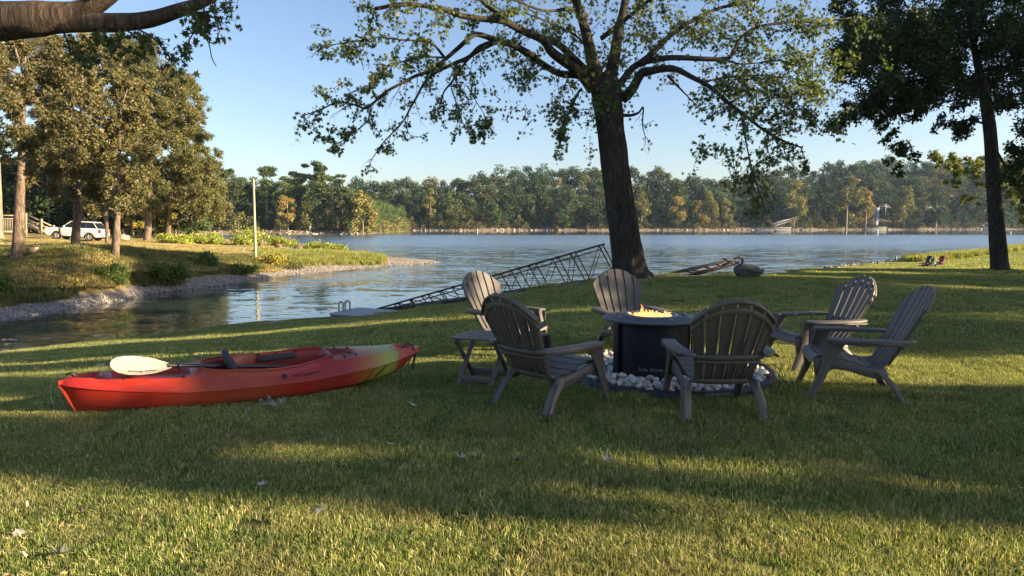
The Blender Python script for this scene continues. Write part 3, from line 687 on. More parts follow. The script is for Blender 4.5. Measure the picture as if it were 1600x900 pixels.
# ---- generic crown tree: explicit trunk/limbs + leaf clumps
def clump_tree(seed, name, label, base, top, r0, clumps, leaf, n_per, size, pal, bark, group=None, fork=.45, tmpl=LEAF_Q, cat='tree', shell=.45, k=14, lean=None, sticks=2, arch=.12):
    T = TreeB(seed); rng = T.rng; base = np.array(base, float); top = np.array(top, float)
    H = top[2]-base[2]; mid = base+(top-base)*fork + (np.array(lean) if lean is not None else 0)
    b0 = base-np.array([0, 0, .15])
    T.limb([b0, base+(mid-base)*.08, base+(mid-base)*.5, mid, mid+(top-mid)*.5, top], [r0*1.45, r0*1.1, r0*.92, r0*.8, r0*.45, r0*.12], k, 4)
    pts = []; szs = []
    # every bough grows from the nearest point of the trunk or of an earlier bough
    nodes = [(mid+(top-mid)*f, r0*.3) for f in np.linspace(0, .85, 8)] + [(mid-(mid-base)*.12, r0*.3)]
    order = sorted(clumps, key=lambda q: float(np.linalg.norm((np.array(q[0])-mid)[:2]) + .35*abs(q[0][2]-mid[2])))
    for c, rd in order:
        c = np.array(c, float); rd = np.array(rd, float)
        ds = [np.linalg.norm(c-n_[0])+(.0 if n_[0][2] < c[2]+.3 else .6*(n_[0][2]-c[2])) for n_ in nodes]; s, rs_ = nodes[int(np.argmin(ds))]
        lr = min(rs_*.8, rd.mean()*.09+.008); m2 = (s+c)/2+np.array([0, 0, arch*np.linalg.norm(c-s)])+rng.normal(size=3)*.06*np.linalg.norm(c-s); T.limb([s, m2, c], [lr*1.1, lr*.85, lr*.55], 6, 3); nodes.append((c, lr*.75))
        for _ in range(sticks):
            d = rng.normal(size=3); d[2] *= .5; d /= np.linalg.norm(d)
            T.t.tube(twig(c, d, rd.mean()*1.05, 4, rng, .1), np.linspace(r0*.06, .01, 5), 4, cap=False)
        n = int(n_per*rd.prod()**(2/3)); 
        sub = blob_points(c, rd*.85, max(3, n//60), rng, .3)      # leaf bunches inside each clump
        w = sub[rng.integers(0, len(sub), n)]; p = w+rng.normal(size=(n, 3))*rd.mean()*.17
        pts.append(p); szs.append(size*(.6+.7*rng.random(n)))
    root = thing(name, label, cat, base, 0, group)
    T.finish(root, base, bark, leaf, pal, tmpl, .2, (np.concatenate(pts), np.concatenate(szs)))
    return root
def px_clumps(rng, rects, d, dj, rpx, n, squash=.8):
    """clumps scattered over pixel regions (x0,y0,x1,y1), real radius from px at distance d"""
    out = []
    for (x0, y0, x1, y1) in rects:
        for _ in range(n):
            dd = d+rng.uniform(-dj, dj); r = rpx*rng.uniform(.7, 1.25)/F*d
            out.append((P(rng.uniform(x0, x1), rng.uniform(y0, y1), dd), (r, r, r*squash)))
    return out
rg = np.random.default_rng(21)
# right-hand tree
b = LG(1562, 423); D = b[1]
cl = px_clumps(rg, [(1335, -30, 1600, 60), (1320, 50, 1460, 160), (1440, 50, 1640, 150)], D, 3.2, 33, 34, 1)
cl += px_clumps(rg, [(1300, 0, 1340, 150)], D, 1.5, 18, 8, 1) + px_clumps(rg, [(1310, 150, 1410, 200), (1400, 140, 1500, 180)], D-1, 1.5, 21, 13, 1)
cl += px_clumps(rg, [(1385, 195, 1430, 250)], D-1, .5, 14, 10, 1) + px_clumps(rg, [(1385, 245, 1405, 285)], D-1, .4, 8, 5, 1)
cl += px_clumps(rg, [(1555, 140, 1640, 320)], D-2, 2, 22, 26, 1) + px_clumps(rg, [(1440, 175, 1525, 210)], D+1, 1, 15, 9, 1)
cl += px_clumps(rg, [(1300, -160, 1800, -30)], D, 4, 60, 10) + px_clumps(rg, [(1640, -30, 1850, 220)], D, 4, 50, 10)
clump_tree(31, 'oak_tree', 'dark dense tree with a leaning trunk on the lawn at the right edge', b, P(1500, -40, D), .27, cl, L_dark, 1050, .125, SHADEG, BARK, fork=.5, lean=(.35, 0, 0), shell=.25)
b = LG(1640, 402); D = b[1]
cl = px_clumps(rg, [(1560, 225, 1640, 300), (1575, 290, 1700, 345)], D, 2.5, 15, 26, .8) + px_clumps(rg, [(1455, 238, 1560, 262), (1480, 262, 1560, 292)], D, 2, 10, 20, .6) + px_clumps(rg, [(1500, 300, 1530, 320)], D, 1, 8, 4, .7)
clump_tree(32, 'maple_tree', 'sunlit yellow-green tree with level boughs behind the right-hand trunk', b, P(1650, 150, D), .22, cl, L_oak, 1100, .16, ([(.12, .16, .03), (.2, .22, .05), (.3, .26, .06)], [4, 4, 2]), BARK, fork=.4, arch=-.02, sticks=1)

# trees standing outside the frame to the right, whose crowns shade the lawn
def shade_tree(seed, x, y, clumps, label, n_per=700):
    z = lz(x, y); hi = max(c[0][2] for c in clumps)
    return clump_tree(seed, 'oak_tree', label, (x, y, z), (x, y, hi), .32, clumps, L_oak, n_per, .2, OAKG, BARK, fork=.4)
sh = np.array([math.sin(SUN_AZ), math.cos(SUN_AZ)]); te = math.tan(SUN_EL)
def shade_pt(gx_, gy_, dist):      # the point of the sun's ray to ground point (gx,gy), dist metres towards the sun
    return np.array([gx_+sh[0]*dist, gy_+sh[1]*dist, 1.5+te*dist])
rs = np.random.default_rng(77)
def belt(p0, p1, dist, n, r, hz=(-2, 2.5), gx0=0):
    """clumps whose shade falls on the strip p0..p1 (distance measured across the sun's direction)"""
    out = []
    for i in range(n):
        p = p0+(p1-p0)*(i+.5)/n; 
        base = np.array([gx0, (p - gx0*(-sh[1]))/sh[0]])
        q = shade_pt(base[0], base[1], dist+rs.uniform(-1.5, 1.5)); q[2] += rs.uniform(*hz); out.append((q, (r*1.2, r, r)))
    return out
def fill(p0, p1, h0, h1, dist, n, r):
    """clumps filling a window (p0..p1 wide, h0..h1 high) of the tree belt dist metres towards the sun"""
    out = []
    for i in range(n):
        p = rs.uniform(p0+r*.8, p1-r*.8) if p1-p0 > 1.7*r else (p0+p1)/2
        y0 = p/sh[0]; q = np.array([sh[0]*dist, y0+sh[1]*dist, rs.uniform(h0, h1)])
        q[:2] += sh*rs.uniform(-1.5, 1.5); out.append((q, (r, r, r)))
    return out
def px_of(p, dist): return sh[0]*dist, p/sh[0]+sh[1]*dist
SHT = [
 ((5.6, 20), fill(3.60, 4.02, 5.6, 8.9, 20, 36, .27) + fill(3.95, 4.75, 4.2, 6.25, 20, 34, .30) + fill(3.95, 4.8, 7.2, 7.85, 20, 26, .25) + fill(3.05, 3.75, 7.6, 9.0, 20, 30, .27) + fill(4.45, 5.4, 4.2, 8.25, 20, 56, .34) + fill(4.9, 5.6, 7.9, 10.5, 20, 24, .34) + fill(5.0, 6.95, 4.2, 11.0, 20, 46, .6) + fill(6.5, 8.1, 8.1, 12.5, 20, 48, .55), 'broad oak standing beyond the right edge, nearest the camera'),
 ((9.5, 21), fill(7.75, 12.5, 4.2, 11.0, 21, 60, .95), 'second oak beyond the right edge of the lawn'),
 ((15.5, 22), fill(12.7, 20.8, 4.4, 11.0, 22, 56, 1.25) + fill(14.5, 20.8, 10.0, 13.0, 22, 20, 1.15), 'third oak beyond the right edge of the lawn'),
 ((14, 36), fill(8.0, 18.5, 3.4, 12.0, 36, 44, 1.5), 'tall oak farther out beyond the right edge'),
 ((24, 36), fill(18.5, 33.0, 3.4, 12.0, 36, 56, 1.6) + fill(23.5, 33.0, 11.0, 17.5, 36, 34, 1.6), 'wide oak farthest out beyond the right edge'),
]
for i, ((p, dist), cl, lab) in enumerate(SHT):
    x, y = px_of(p, dist); shade_tree(100+i, x, y, cl, lab, 620 if i else 800)

# ---- left bank trees
def LT(seed, name, lab, bpx, topx, wpx, rects, dj, rpx, n, pal, npr=900, size=.14, fork=.4, bark=BARK_L, squash=.8, dd=0, **kw):
    b = BG(*bpx); D = b[1]+dd; rr_ = np.random.default_rng(seed)
    return clump_tree(seed, name, lab, b, P(topx[0], topx[1]+48, D), wpx/2/F*b[1], px_clumps(rr_, rects, D, dj, rpx, n, squash), L_oak, npr, size, pal, bark, fork=fork, **kw)
LT(41, 'oak_tree', 'forked brown-leaved oak leftmost on the bank', (27, 411), (40, 40), 17, [(-120, 70, 0, 290), (0, 60, 90, 285), (80, 90, 120, 250)], 2.2, 20, 34, OAKB, 1500, .115, .3, sticks=2)
LT(42, 'oak_tree', 'bronze oak on the bank in front of the white car', (118, 388), (130, 50), 12, [(60, 60, 220, 140), (70, 140, 210, 240), (80, 240, 165, 300)], 3, 19, 34, OAKB, 1300, .13, .3, sticks=2)
LT(43, 'oak_tree', 'slender oak at the head of the bank slope, right of the white car', (180, 411), (190, 90), 11.5, [(110, 110, 230, 200), (110, 200, 250, 275), (150, 275, 215, 330)], 2.5, 16, 34, OAKB, 1500, .115, .3, sticks=2)
LT(44, 'oak_tree', 'leaning oak with low green branches at the track edge', (230, 377), (240, 110), 10, [(200, 105, 290, 180), (200, 180, 320, 255), (210, 250, 335, 330)], 5, 16, 42, OAKG, 700, .19, .35, sticks=1)
LT(45, 'oak_tree', 'tall green oak forming the right end of the left-hand canopy', (262, 374), (275, 140), 9, [(250, 125, 318, 215), (265, 205, 340, 300), (300, 250, 350, 345)], 5, 14, 42, OAKG, 620, .2, .3, sticks=1)
LT(46, 'oak_tree', 'green oak rising high above the car', (147, 352), (200, 60), 7, [(165, 62, 245, 130), (180, 110, 290, 190)], 6, 16, 40, OAKG, 600, .21, .35, dd=-8)
LT(47, 'oak_tree', 'straight reddish trunk by the deck stairs', (66, 352), (66, 90), 11, [(0, 55, 150, 160), (20, 160, 140, 310)], 5, 18, 44, OAKB, 600, .21, .55, dd=-12)
LT(48, 'oak_tree', 'thin dark tree half hidden behind the slender bank oak', (168, 387), (160, 120), 5.5, [(110, 140, 220, 330)], 3, 15, 44, OAKG, 800, .17, .4)
LT(49, 'willow_tree', 'small bright yellow-green tree behind the car', (150, 350), (160, 270), 5, [(70, 275, 200, 345)], 6, 13, 44, YEL, 420, .3, .4)
LT(50, 'oak_tree', 'bulky reddish trunk at the very left edge', (-6, 372), (-10, 120), 18, [(-80, 60, 20, 270)], 3, 20, 34, OAKB, 550, .2, .6, bark=BARK_P)
LT(51, 'willow_tree', 'small yellow-green tree beside the track', (205, 372), (210, 290), 4, [(180, 310, 275, 352)], 4, 10, 34, YEL, 400, .26, .4)

# ---- shrubs and weeds on the bank slope
def shrub(seed, name, lab, px, py, wpx, hpx, pal, n=900, fn=BG, leaf=L_oak, size=.09, group=None, tmpl=LEAF_Q):
    b = fn(px, py); rr_ = np.random.default_rng(seed); w = wpx/2/F*b[1]; h = hpx/F*b[1]
    root = thing(name, lab, 'shrub', b, 0, group); mb = MB(); pts = []
    for i in range(14):
        a = rr_.random()*6.28; q = np.array([math.cos(a)*w*rr_.uniform(.1, 1.0), math.sin(a)*w*rr_.uniform(.1, .9), h*rr_.uniform(.3, .95)*rr_.uniform(.6, 1.1)])
        pth = np.array([[0, 0, -.05], [q[0]*.4, q[1]*.4, q[2]*.6], q]); mb.tube(pth, [.012, .008, .004], 4, cap=False)
        pts.append(q*np.array([1, 1, .9])+rr_.normal(size=(n//14, 3))*np.array([w*.15, w*.15, h*.13])); pts.append(pth[1]+rr_.normal(size=(n//28, 3))*np.array([w*.25, w*.25, h*.2]))
    mb.build('stems', BARK, root, recalc=False)
    p = np.concatenate(pts); p[:, 2] = np.abs(p[:, 2])+.01
    V, Fq = leaf_geo(p, size*(.6+.7*rr_.random(len(p))), tmpl, rr_, .1)
    obj('foliage', npmesh('foliage', V, [Fq], leaf, col=palette(len(p), rr_, *pal)), root); return root
GRN = ([(.09, .15, .035), (.14, .20, .045), (.2, .22, .06)], [4, 4, 1])
DGR = ([(.07, .11, .03), (.11, .14, .04), (.15, .16, .05)], [3, 3, 1])
shrub(61, 'shrub', 'bright green bush lowest on the bank just above the stones', 265, 445, 62, 38, GRN, 2600, size=.11)
shrub(62, 'shrub', 'wide green bush on the bank below the slender oak', 172, 446, 70, 32, GRN, 2200, size=.1)
shrub(63, 'shrub', 'green bush cut by the left edge of the view above the stones', -2, 466, 50, 38, GRN, 2200, size=.1)
shrub(64, 'shrub', 'green bush left of the wooden pole', 375, 428, 60, 17, GRN, 1800, size=.12)
shrub(65, 'shrub', 'low leafy bush between the pole and the bright green bush', 318, 418, 52, 22, GRN, 1500, size=.12)
shrub(66, 'shrub', 'spindly weed clump at the foot of the slender oak', 222, 408, 22, 20, GRN, 500, size=.1)
shrub(67, 'shrub', 'sunny green bush right of the pole', 430, 415, 60, 18, YEL, 1500, size=.14)
for i, (x, y, w, h, lab) in enumerate([(278, 381, 60, 14, 'yellow reeds behind the track near the leaning oak'), (325, 382, 50, 18, 'yellow-green willow clump behind the dark boulders'), (385, 384, 70, 26, 'tallest yellow-green willow clump, behind the wooden pole'), (440, 385, 60, 18, 'yellow-green willow clump right of the pole'), (500, 391, 70, 13, 'low yellow weeds toward the tip of the point')]):
    shrub(70+i, 'willow_shrub', lab, x, y, w, h, ([(.2, .26, .04), (.3, .34, .06), (.36, .36, .08)], [3, 4, 2]), 2200, size=.2, group='willow shrubs along the back of the point')

# ---- low-cover prototypes: grass patches, weed tufts, stones, fallen litter
M_blade = leaf_mat('grass_blade', trans=.35, rough=.5)
def blade_patch(seed, half, n, h, w, pal, lean=.5):
    r = np.random.default_rng(seed); x, y = r.uniform(-half, half, (2, n)); a = r.random(n)*2*PI
    H = h*(.45+.8*r.random(n)); W = w*(.7+.6*r.random(n)); la = r.random(n)*2*PI; lm = lean*r.random(n)*H
    dx, dy = np.cos(a)*W/2, np.sin(a)*W/2; lx, ly = np.cos(la)*lm, np.sin(la)*lm
    z0 = np.full(n, -.012); V = np.stack([
        np.stack([x-dx, y-dy, z0], -1), np.stack([x+dx, y+dy, z0], -1),
        np.stack([x+dx*.8+lx*.35, y+dy*.8+ly*.35, H*.55], -1), np.stack([x-dx*.8+lx*.35, y-dy*.8+ly*.35, H*.55], -1),
        np.stack([x+lx, y+ly, H*(1-.25*(lm/H)**2)], -1)], 1).reshape(-1, 3)
    i = np.arange(n)*5; q = np.stack([i, i+1, i+2, i+3], -1); t = np.stack([i+3, i+2, i+4], -1)
    col = palette(n, r, *pal, jit=.3)
    return npmesh('grass_patch', V, [q, t], M_blade, col=np.concatenate([col, col]))
# clumpy colour on top of the per-blade palette, in world position
nt = M_blade.node_tree; pr = nt.nodes['Principled BSDF']; src = pr.inputs['Base Color'].links[0].from_socket
geo = nt.nodes.new('ShaderNodeNewGeometry'); nz = noise_tex(nt, geo.outputs['Position'], 1.6, 5, .65); nz2 = noise_tex(nt, geo.outputs['Position'], .45, 3)
f = ramp(nt, [(.44, (0, 0, 0)), (.70, (1, 1, 1))]); nt.links.new(nz.outputs[0], f.inputs[0])
f2 = ramp(nt, [(.38, (.8, .85, .8)), (.62, (1.15, 1.1, 1.05))]); nt.links.new(nz2.outputs[0], f2.inputs[0])
c_ = mixc(nt, mth(nt, 'MULTIPLY', f.outputs[0], .72), src, (.30, .26, .13)); nz3 = noise_tex(nt, geo.outputs['Position'], 4.5, 4, .6); f3 = ramp(nt, [(.36, (.62, .74, .66)), (.55, (1.06, 1.04, 1.0))]); nt.links.new(nz3.outputs[0], f3.inputs[0]); c_ = mixc(nt, 1.0, c_, f3.outputs[0], 'MULTIPLY'); c_ = mixc(nt, 1.0, c_, f2.outputs[0], 'MULTIPLY'); nt.links.new(c_, pr.inputs['Base Color'])
GRASS = ([(.085, .13, .028), (.13, .185, .04), (.22, .28, .07), (.36, .38, .12), (.62, .54, .33)], [2.5, 3.5, 3.5, 2.8, 2.6])
near_p = [blade_patch(200+i, .27, 2900, .034, .0032, GRASS, 1.2) for i in range(6)]
mid_p = [blade_patch(210+i, .34, 1300, .04, .007, GRASS, 1.0) for i in range(4)]
far_p = [blade_patch(220+i, .6, 700, .07, .02, GRASS, .7) for i in range(3)]
tall_p = [blade_patch(230+i, .12, 14, .075, .0038, ([(.07, .12, .025), (.13, .17, .04)], [1, 1]), .7) for i in range(3)]
rG = np.random.default_rng(5)
RING_C = None
def grass_points(r0, r1, step, amax, extra=0.0):
    xs = []; 
    n = int((r1-r0)/step)+1
    for i in range(n):
        y = r0+i*step; w = (y*.80+1.2); m = int(2*w/step)+1
        x = -w+np.arange(m)*step; xs.append(np.stack([x, np.full(m, y)], -1))
    p = np.concatenate(xs); p += rG.uniform(-.5, .5, p.shape)*step
    return p
def place_grass(name, protos, p, sc, label):
    x, y = p[:, 0], p[:, 1]; ok = (y < shore_y(x)+.35)
    ring = PZ(1048, 584, 1.56)[:2] if False else None
    p = p[ok]; z = lawn_z(p[:, 0], p[:, 1]); n = len(p)
    e = .15; gxx = (lawn_z(p[:, 0]+e, p[:, 1])-z)/e; gyy = (lawn_z(p[:, 0], p[:, 1]+e)-z)/e
    gxx = np.clip(gxx, -.5, .5); gyy = np.clip(gyy, -.5, .5)
    az = rG.integers(0, 4, n)*PI/2+rG.uniform(-.3, .3, n)
    # tilt patch to the slope: Rz first then tilt
    rot = []
    for a, u, v in zip(az, gxx, gyy):
        nrm = Vector((-u, -v, 1)).normalized(); q = Vector((0, 0, 1)).rotation_difference(nrm).to_matrix() @ Matrix.Rotation(a, 3, 'Z'); rot.append(q.to_euler())
    s = (sc*(.85+.35*rG.random(n)))[:, None]*np.array([[1, 1, 1]]); s[:, 2] *= (.75+.5*rG.random(n))*(1+.3*wob(p[:, 0], p[:, 1], 2.1, 7))
    return scatter(name, protos, np.stack([p[:, 0], p[:, 1], z], -1), np.array([tuple(r) for r in rot]), s, rG.integers(0, len(protos), n), label, 'grass')
RC = np.array([1.53, 6.62]); RR = .98       # fire-pit ring centre and radius
def not_ring(p, m=.0): return np.hypot(p[:, 0]-RC[0], p[:, 1]-RC[1]) > RR+m
p = grass_points(2.0, 8.6, .33, 0); p = p[not_ring(p, .22)]
place_grass('lawn_grass', near_p, p, 1.0, 'short mown green and straw grass of the near lawn')
a_ = rG.random(140)*2*PI; rr_ = RR+.10+.2*rG.random(140)      # fringe round the ring
fr = blade_patch(240, .07, 60, .045, .0045, GRASS, .9); p = np.stack([RC[0]+np.cos(a_)*rr_, RC[1]+np.sin(a_)*rr_], -1)
place_grass('lawn_edge_grass', [fr], p, 1.0, 'short grass growing against the pebble ring')
place_grass('lawn_grass_farther', mid_p, grass_points(8.5, 23.5, .5, 0), 1.0, 'short mown grass of the lawn beyond the chairs')
p = grass_points(23, 90, 1.15, 0); p = p[p[:, 0] > 5]
place_grass('lawn_grass_far', far_p, p, 1.0, 'sunlit grass along the right-hand shore')
p = grass_points(2.2, 12, .55, 0); p = p[rG.random(len(p)) < .5]; p = p[not_ring(p, .2)]
place_grass('lawn_tufts', tall_p, p, 1.0, 'longer grass blades standing up here and there in the lawn')

def icostone(seed, sub=(6, 5), sq=.6):
    r = np.random.default_rng(seed); k, n = sub; V = [[0, 0, -1.0]]; 
    for j in range(1, n):
        t = PI*j/n
        for i in range(k): a = 2*PI*(i+.5*(j % 2))/k; V.append([math.sin(t)*math.cos(a), math.sin(t)*math.sin(a), -math.cos(t)])
    V.append([0, 0, 1.0]); V = np.array(V); V *= (1+.13*r.normal(size=(len(V), 1))); V *= np.array([1, r.uniform(.65, .9), sq])
    Fs = []; m = MB()
    for i in range(k): Fs.append((0, 1+(i+1) % k, 1+i))
    for j in range(n-2):
        for i in range(k): Fs.append((1+j*k+i, 1+j*k+(i+1) % k, 1+(j+1)*k+(i+1) % k, 1+(j+1)*k+i))
    l = 1+(n-1)*k
    for i in range(k): Fs.append((l-k+i, l-k+(i+1) % k, l))
    m.add(V*.5, Fs); return m
def stone_mat(name, cols, rough=.8):
    m, nt, b = newmat(name); oi = nd(nt, 'ShaderNodeObjectInfo')
    r = ramp(nt, [((i+.5)/len(cols), c) for i, c in enumerate(cols)], 'CONSTANT'); nt.links.new(oi.outputs['Random'], r.inputs[0])
    tc = nt.nodes.new('ShaderNodeTexCoord').outputs['Object']; n = noise_tex(nt, tc, 7, 5); rr2 = ramp(nt, [(.3, (.75, .75, .75)), (.7, (1.15, 1.15, 1.15))]); nt.links.new(n.outputs[0], rr2.inputs[0])
    nt.links.new(mixc(nt, 1, r.outputs[0], rr2.outputs[0], 'MULTIPLY'), b.inputs['Base Color']); b.inputs['Roughness'].default_value = rough
    bump(nt, n.outputs[0], .3, .01, b); return m
M_gravel = stone_mat('shore_stone', [(.15, .14, .125), (.30, .27, .24), (.22, .2, .18), (.40, .36, .31), (.26, .22, .19), (.19, .18, .17)])
gst = [icostone(300+i, (5, 3), .6).mesh('stone', M_gravel, recalc=False) for i in range(4)]
# shore gravel: strip between waterline and bank
wl_px = np.array([(-260, 548), (-100, 516), (0, 500), (100, 485), (200, 468), (300, 452), (400, 436), (500, 426), (590, 417), (690, 408.8)], float)
def strip_pts(n, hmax, jit=0):
    u = rG.random(n); x = -200+u**.8*885; out = []
    for xx in x:
        yy = np.interp(xx, wl_px[:, 0], wl_px[:, 1]); t = rG.random(); top = np.interp(xx, [-200, 0, 300, 500, 600, 690], [52, 34, 16, 13, 11, 2])
        out.append((xx, yy+2-t*(top+4)))
    return out
def bank_scatter(n, xr, f0, f1):
    """random ground points: a fraction of the way up from the waterline in metres"""
    u = rG.uniform(xr[0], xr[1], n); pts = []
    W = np.array([PZ(a, b, 0)[:2] for a, b in wl_px])
    X = np.interp(u, wl_px[:, 0], W[:, 0]); Y = np.interp(u, wl_px[:, 0], W[:, 1])
    tx = np.interp(u+5, wl_px[:, 0], W[:, 0])-X; ty = np.interp(u+5, wl_px[:, 0], W[:, 1])-Y; L = np.hypot(tx, ty)+1e-9
    nx, ny = -ty/L, tx/L; d = rG.uniform(f0, f1, n) if np.isscalar(f1) else f0+(f1(u)-f0)*rG.random(n)
    X = X+nx*d; Y = Y+ny*d; return X, Y
X, Y = bank_scatter(26000, (-200, 688), -.35, lambda u: np.interp(u, [-200, 300, 600, 688], [1.9, 1.8, 2.8, 1.0]))
Z = bank_z(X, Y); ok = Z < .34+.10*wob(X, Y, .8, 2)+.06*rG.normal(size=len(X)); X, Y, Z = X[ok], Y[ok], Z[ok]; s = (.05+.10*rG.random(len(X))**3)[:, None]*np.ones((1, 3))
scatter('shore_gravel', gst, np.stack([X, Y, Z], -1), rG.uniform(-.5, 6.2, (len(X), 3)), s, rG.integers(0, 4, len(X)), 'pale broken stones lining the far side of the inlet', 'gravel')
WEED = ([(.09, .13, .03), (.15, .17, .05), (.28, .22, .09), (.34, .25, .12)], [4, 3, 2, 1.5])
wd = [blade_patch(320+i, .24, 220, .20, .018, WEED, 1.2) for i in range(4)]
X, Y = bank_scatter(8500, (-200, 600), .9, 6.5); Z = bank_z(X, Y); ok = (Z > .25) & (rG.random(len(X)) < np.clip(.45+.9*wob(X, Y, .9, 3), .12, 1))
X, Y, Z = X[ok], Y[ok], Z[ok]; n = len(X)
scatter('bank_weeds', wd, np.stack([X, Y, Z], -1), np.stack([np.zeros(n), np.zeros(n), rG.random(n)*6.3], -1), (.6+.8*rG.random(n))[:, None]*np.ones((1, 3)), rG.integers(0, 4, n), 'green and dry weeds over the slope of the left bank', 'weeds')
YW = ([(.2, .25, .05), (.32, .33, .08), (.4, .34, .13)], [4, 4, 2]); yw = [blade_patch(330+i, .3, 200, .3, .03, YW, .8) for i in range(3)]
q = np.array([BG(rG.uniform(400, 600), rG.uniform(392, 414))[:2] for _ in range(520)]); Z = bank_z(q[:, 0], q[:, 1]); n = len(q)
scatter('point_grass', yw, np.stack([q[:, 0], q[:, 1], Z], -1), np.stack([np.zeros(n), np.zeros(n), rG.random(n)*6.3], -1), (.6+.6*rG.random(n))[:, None]*np.ones((1, 3)), rG.integers(0, 3, n), 'tall yellow-green grass along the low point', 'grass')
# dry lawn and leaf litter under the left trees
LIT = ([(.4, .26, .1), (.5, .34, .15), (.3, .18, .08)], [3, 2, 2]); r5 = np.random.default_rng(9)
pp = np.stack([r5.uniform(-.6, .6, 160), r5.uniform(-.6, .6, 160), np.full(160, .015)], -1); V, Fq = leaf_geo(pp, .11*(.6+.6*r5.random(160)), LEAF_Q*np.array([1, 1, .3]), r5, 0); V[:, 2] = np.abs(V[:, 2])*.5
litm = npmesh('litter', V, [Fq], L_oak, col=palette(160, r5, *LIT)); dg = [blade_patch(340+i, .6, 260, .08, .02, ([(.20, .20, .06), (.42, .33, .14), (.52, .41, .2)], [2, 3, 3]), .8) for i in range(2)]
q = np.array([BG(rG.uniform(-60, 430), rG.uniform(374, 424))[:2] for _ in range(2300)] + [BG(rG.uniform(-60, 170), rG.uniform(420, 448))[:2] for _ in range(420)]); Z = bank_z(q[:, 0], q[:, 1]); n = len(q)
pk = (rG.random(n) < .55)*1+rG.integers(0, 2, n)*(rG.random(n) < .5); pk = np.clip(pk, 0, 2)
scatter('leaf_litter', [litm]+dg, np.stack([q[:, 0], q[:, 1], Z+.01], -1), np.stack([np.zeros(n), np.zeros(n), rG.random(n)*6.3], -1), np.ones((n, 3)), pk, 'dry grass and brown fallen leaves under the left-hand trees', 'leaf litter')

# ============================================================ woods across the water
def wood_proto(seed, w, h, n, size, pal, trunkh=.25, pine=False):
    """one tree as raw arrays (leaf quads + trunk), base at origin"""
    r = np.random.default_rng(seed); ps = []; 
    nb = 13 if not pine else 9
    for i in range(nb):
        if pine: zc = h*r.uniform(.55, .97); rad = w*.36*(1.15-.6*(zc/h-.5)*2); c = np.array([r.normal()*w*.17, r.normal()*w*.17, zc]); rd = np.array([rad, rad, rad*.5])
        else: t = r.random(); zc = h*(trunkh+.08+(.88-trunkh)*t); wr = w*.5*math.sin(PI*min(.95, .25+.7*t)); a = r.random()*6.28; c = np.array([math.cos(a)*wr*.62, math.sin(a)*wr*.62, zc]); rd = np.array([.24, .24, .19])*w
        ps.append(blob_points(c, rd, n//nb, r, .5))
    p = np.concatenate(ps); V, Fq = leaf_geo(p, size*(.6+.7*r.random(len(p))), LEAF_Q*np.array([1.5, 1, 1]), r, 0)
    col = palette(len(p), r, *pal, jit=.3)
    m = MB(); m.tube(np.array([[0, 0, -.5], [.1, 0, h*.4], [0, .1, h*.85]]), [h*.02, h*.014, h*.004], 5, cap=False)
    for i in range(4 if pine else 3):
        a = r.random()*6.28; z = h*r.uniform(.35, .7); L = w*.4; m.tube(np.array([[0, 0, z], [math.cos(a)*L, math.sin(a)*L, z+L*.35]]), [h*.007, .02], 4, cap=False)
    return (V, Fq, col, np.concatenate(m.V), np.array(m.F[4]))
def join_wood(name, protos, places, label, bark, leafm=None):
    Vs, Fs, Cs, TV, TF = [], [], [], [], []; n = 0; tn = 0; r = np.random.default_rng(1)
    for (k, x, y, z, s, a, tint) in places:
        V, Fq, col, tv, tf = protos[k]; ca, sa = math.cos(a), math.sin(a); Rm = np.array([[ca, sa, 0], [-sa, ca, 0], [0, 0, 1]])
        Vs.append(V@Rm*s+np.array([x, y, z])); Fs.append(Fq+n); n += len(V); Cs.append(col*tint)
        TV.append(tv@Rm*s+np.array([x, y, z])); TF.append(tf+tn); tn += len(tv)
    V = np.concatenate(Vs+TV); Fq = np.concatenate(Fs); TF = np.concatenate(TF)+n; F4 = np.concatenate([Fq, TF])
    col = np.concatenate(Cs+[np.full((len(TF), 3), .1)])
    me = npmesh(name, V, [F4], [leafm or L_far, bark], col=col, matidx=np.concatenate([np.zeros(len(Fq)), np.ones(len(TF))]))
    return tag(obj(name, me), label, 'woods', kind='stuff')
FP = [wood_proto(400+i, 12.5, 15, 1250, .72, FARG, .04) for i in range(5)] + [wood_proto(406, 10, 14, 950, .62, ([(.12, .13, .035), (.2, .17, .05)], [1, 1]), .06), wood_proto(407, 8, 9, 600, .6, ([(.10, .11, .04), (.16, .13, .06)], [1, 1]), .02)]
rw = np.random.default_rng(12); places = []
for row, dy in enumerate([5, 13, 23, 34, 46, 58, 72]):
    x = -130+rw.random()*6
    while x < 460:
        xx = x+rw.uniform(-2, 2); yy = far_edge(xx)+dy+rw.uniform(-4, 4); x += 6.9
        if row > 2 and (xx/yy < -.34 or xx/yy > .86): continue
        if row <= 1 and (abs(xx/yy-.54) < .035 or abs(xx/yy-.355) < .015 or (row == 0 and .62 < xx/yy < .70)): continue
        k = rw.integers(0, 5) if rw.random() > .12 else 5
        if row == 0 and rw.random() < .6: k = 6
        places.append((k, xx, yy, float(far_z(np.array([xx]), np.array([yy]))[0])-.3, rw.uniform(.8, 1.2)*(.95 if row else .8), rw.random()*6.28, rw.uniform(.65, 1.45)*np.array([1+.18*rw.normal(), 1, .95])))
join_wood('far_wood', FP, places, 'hazy green wood covering the hills of the far shore', BARK)
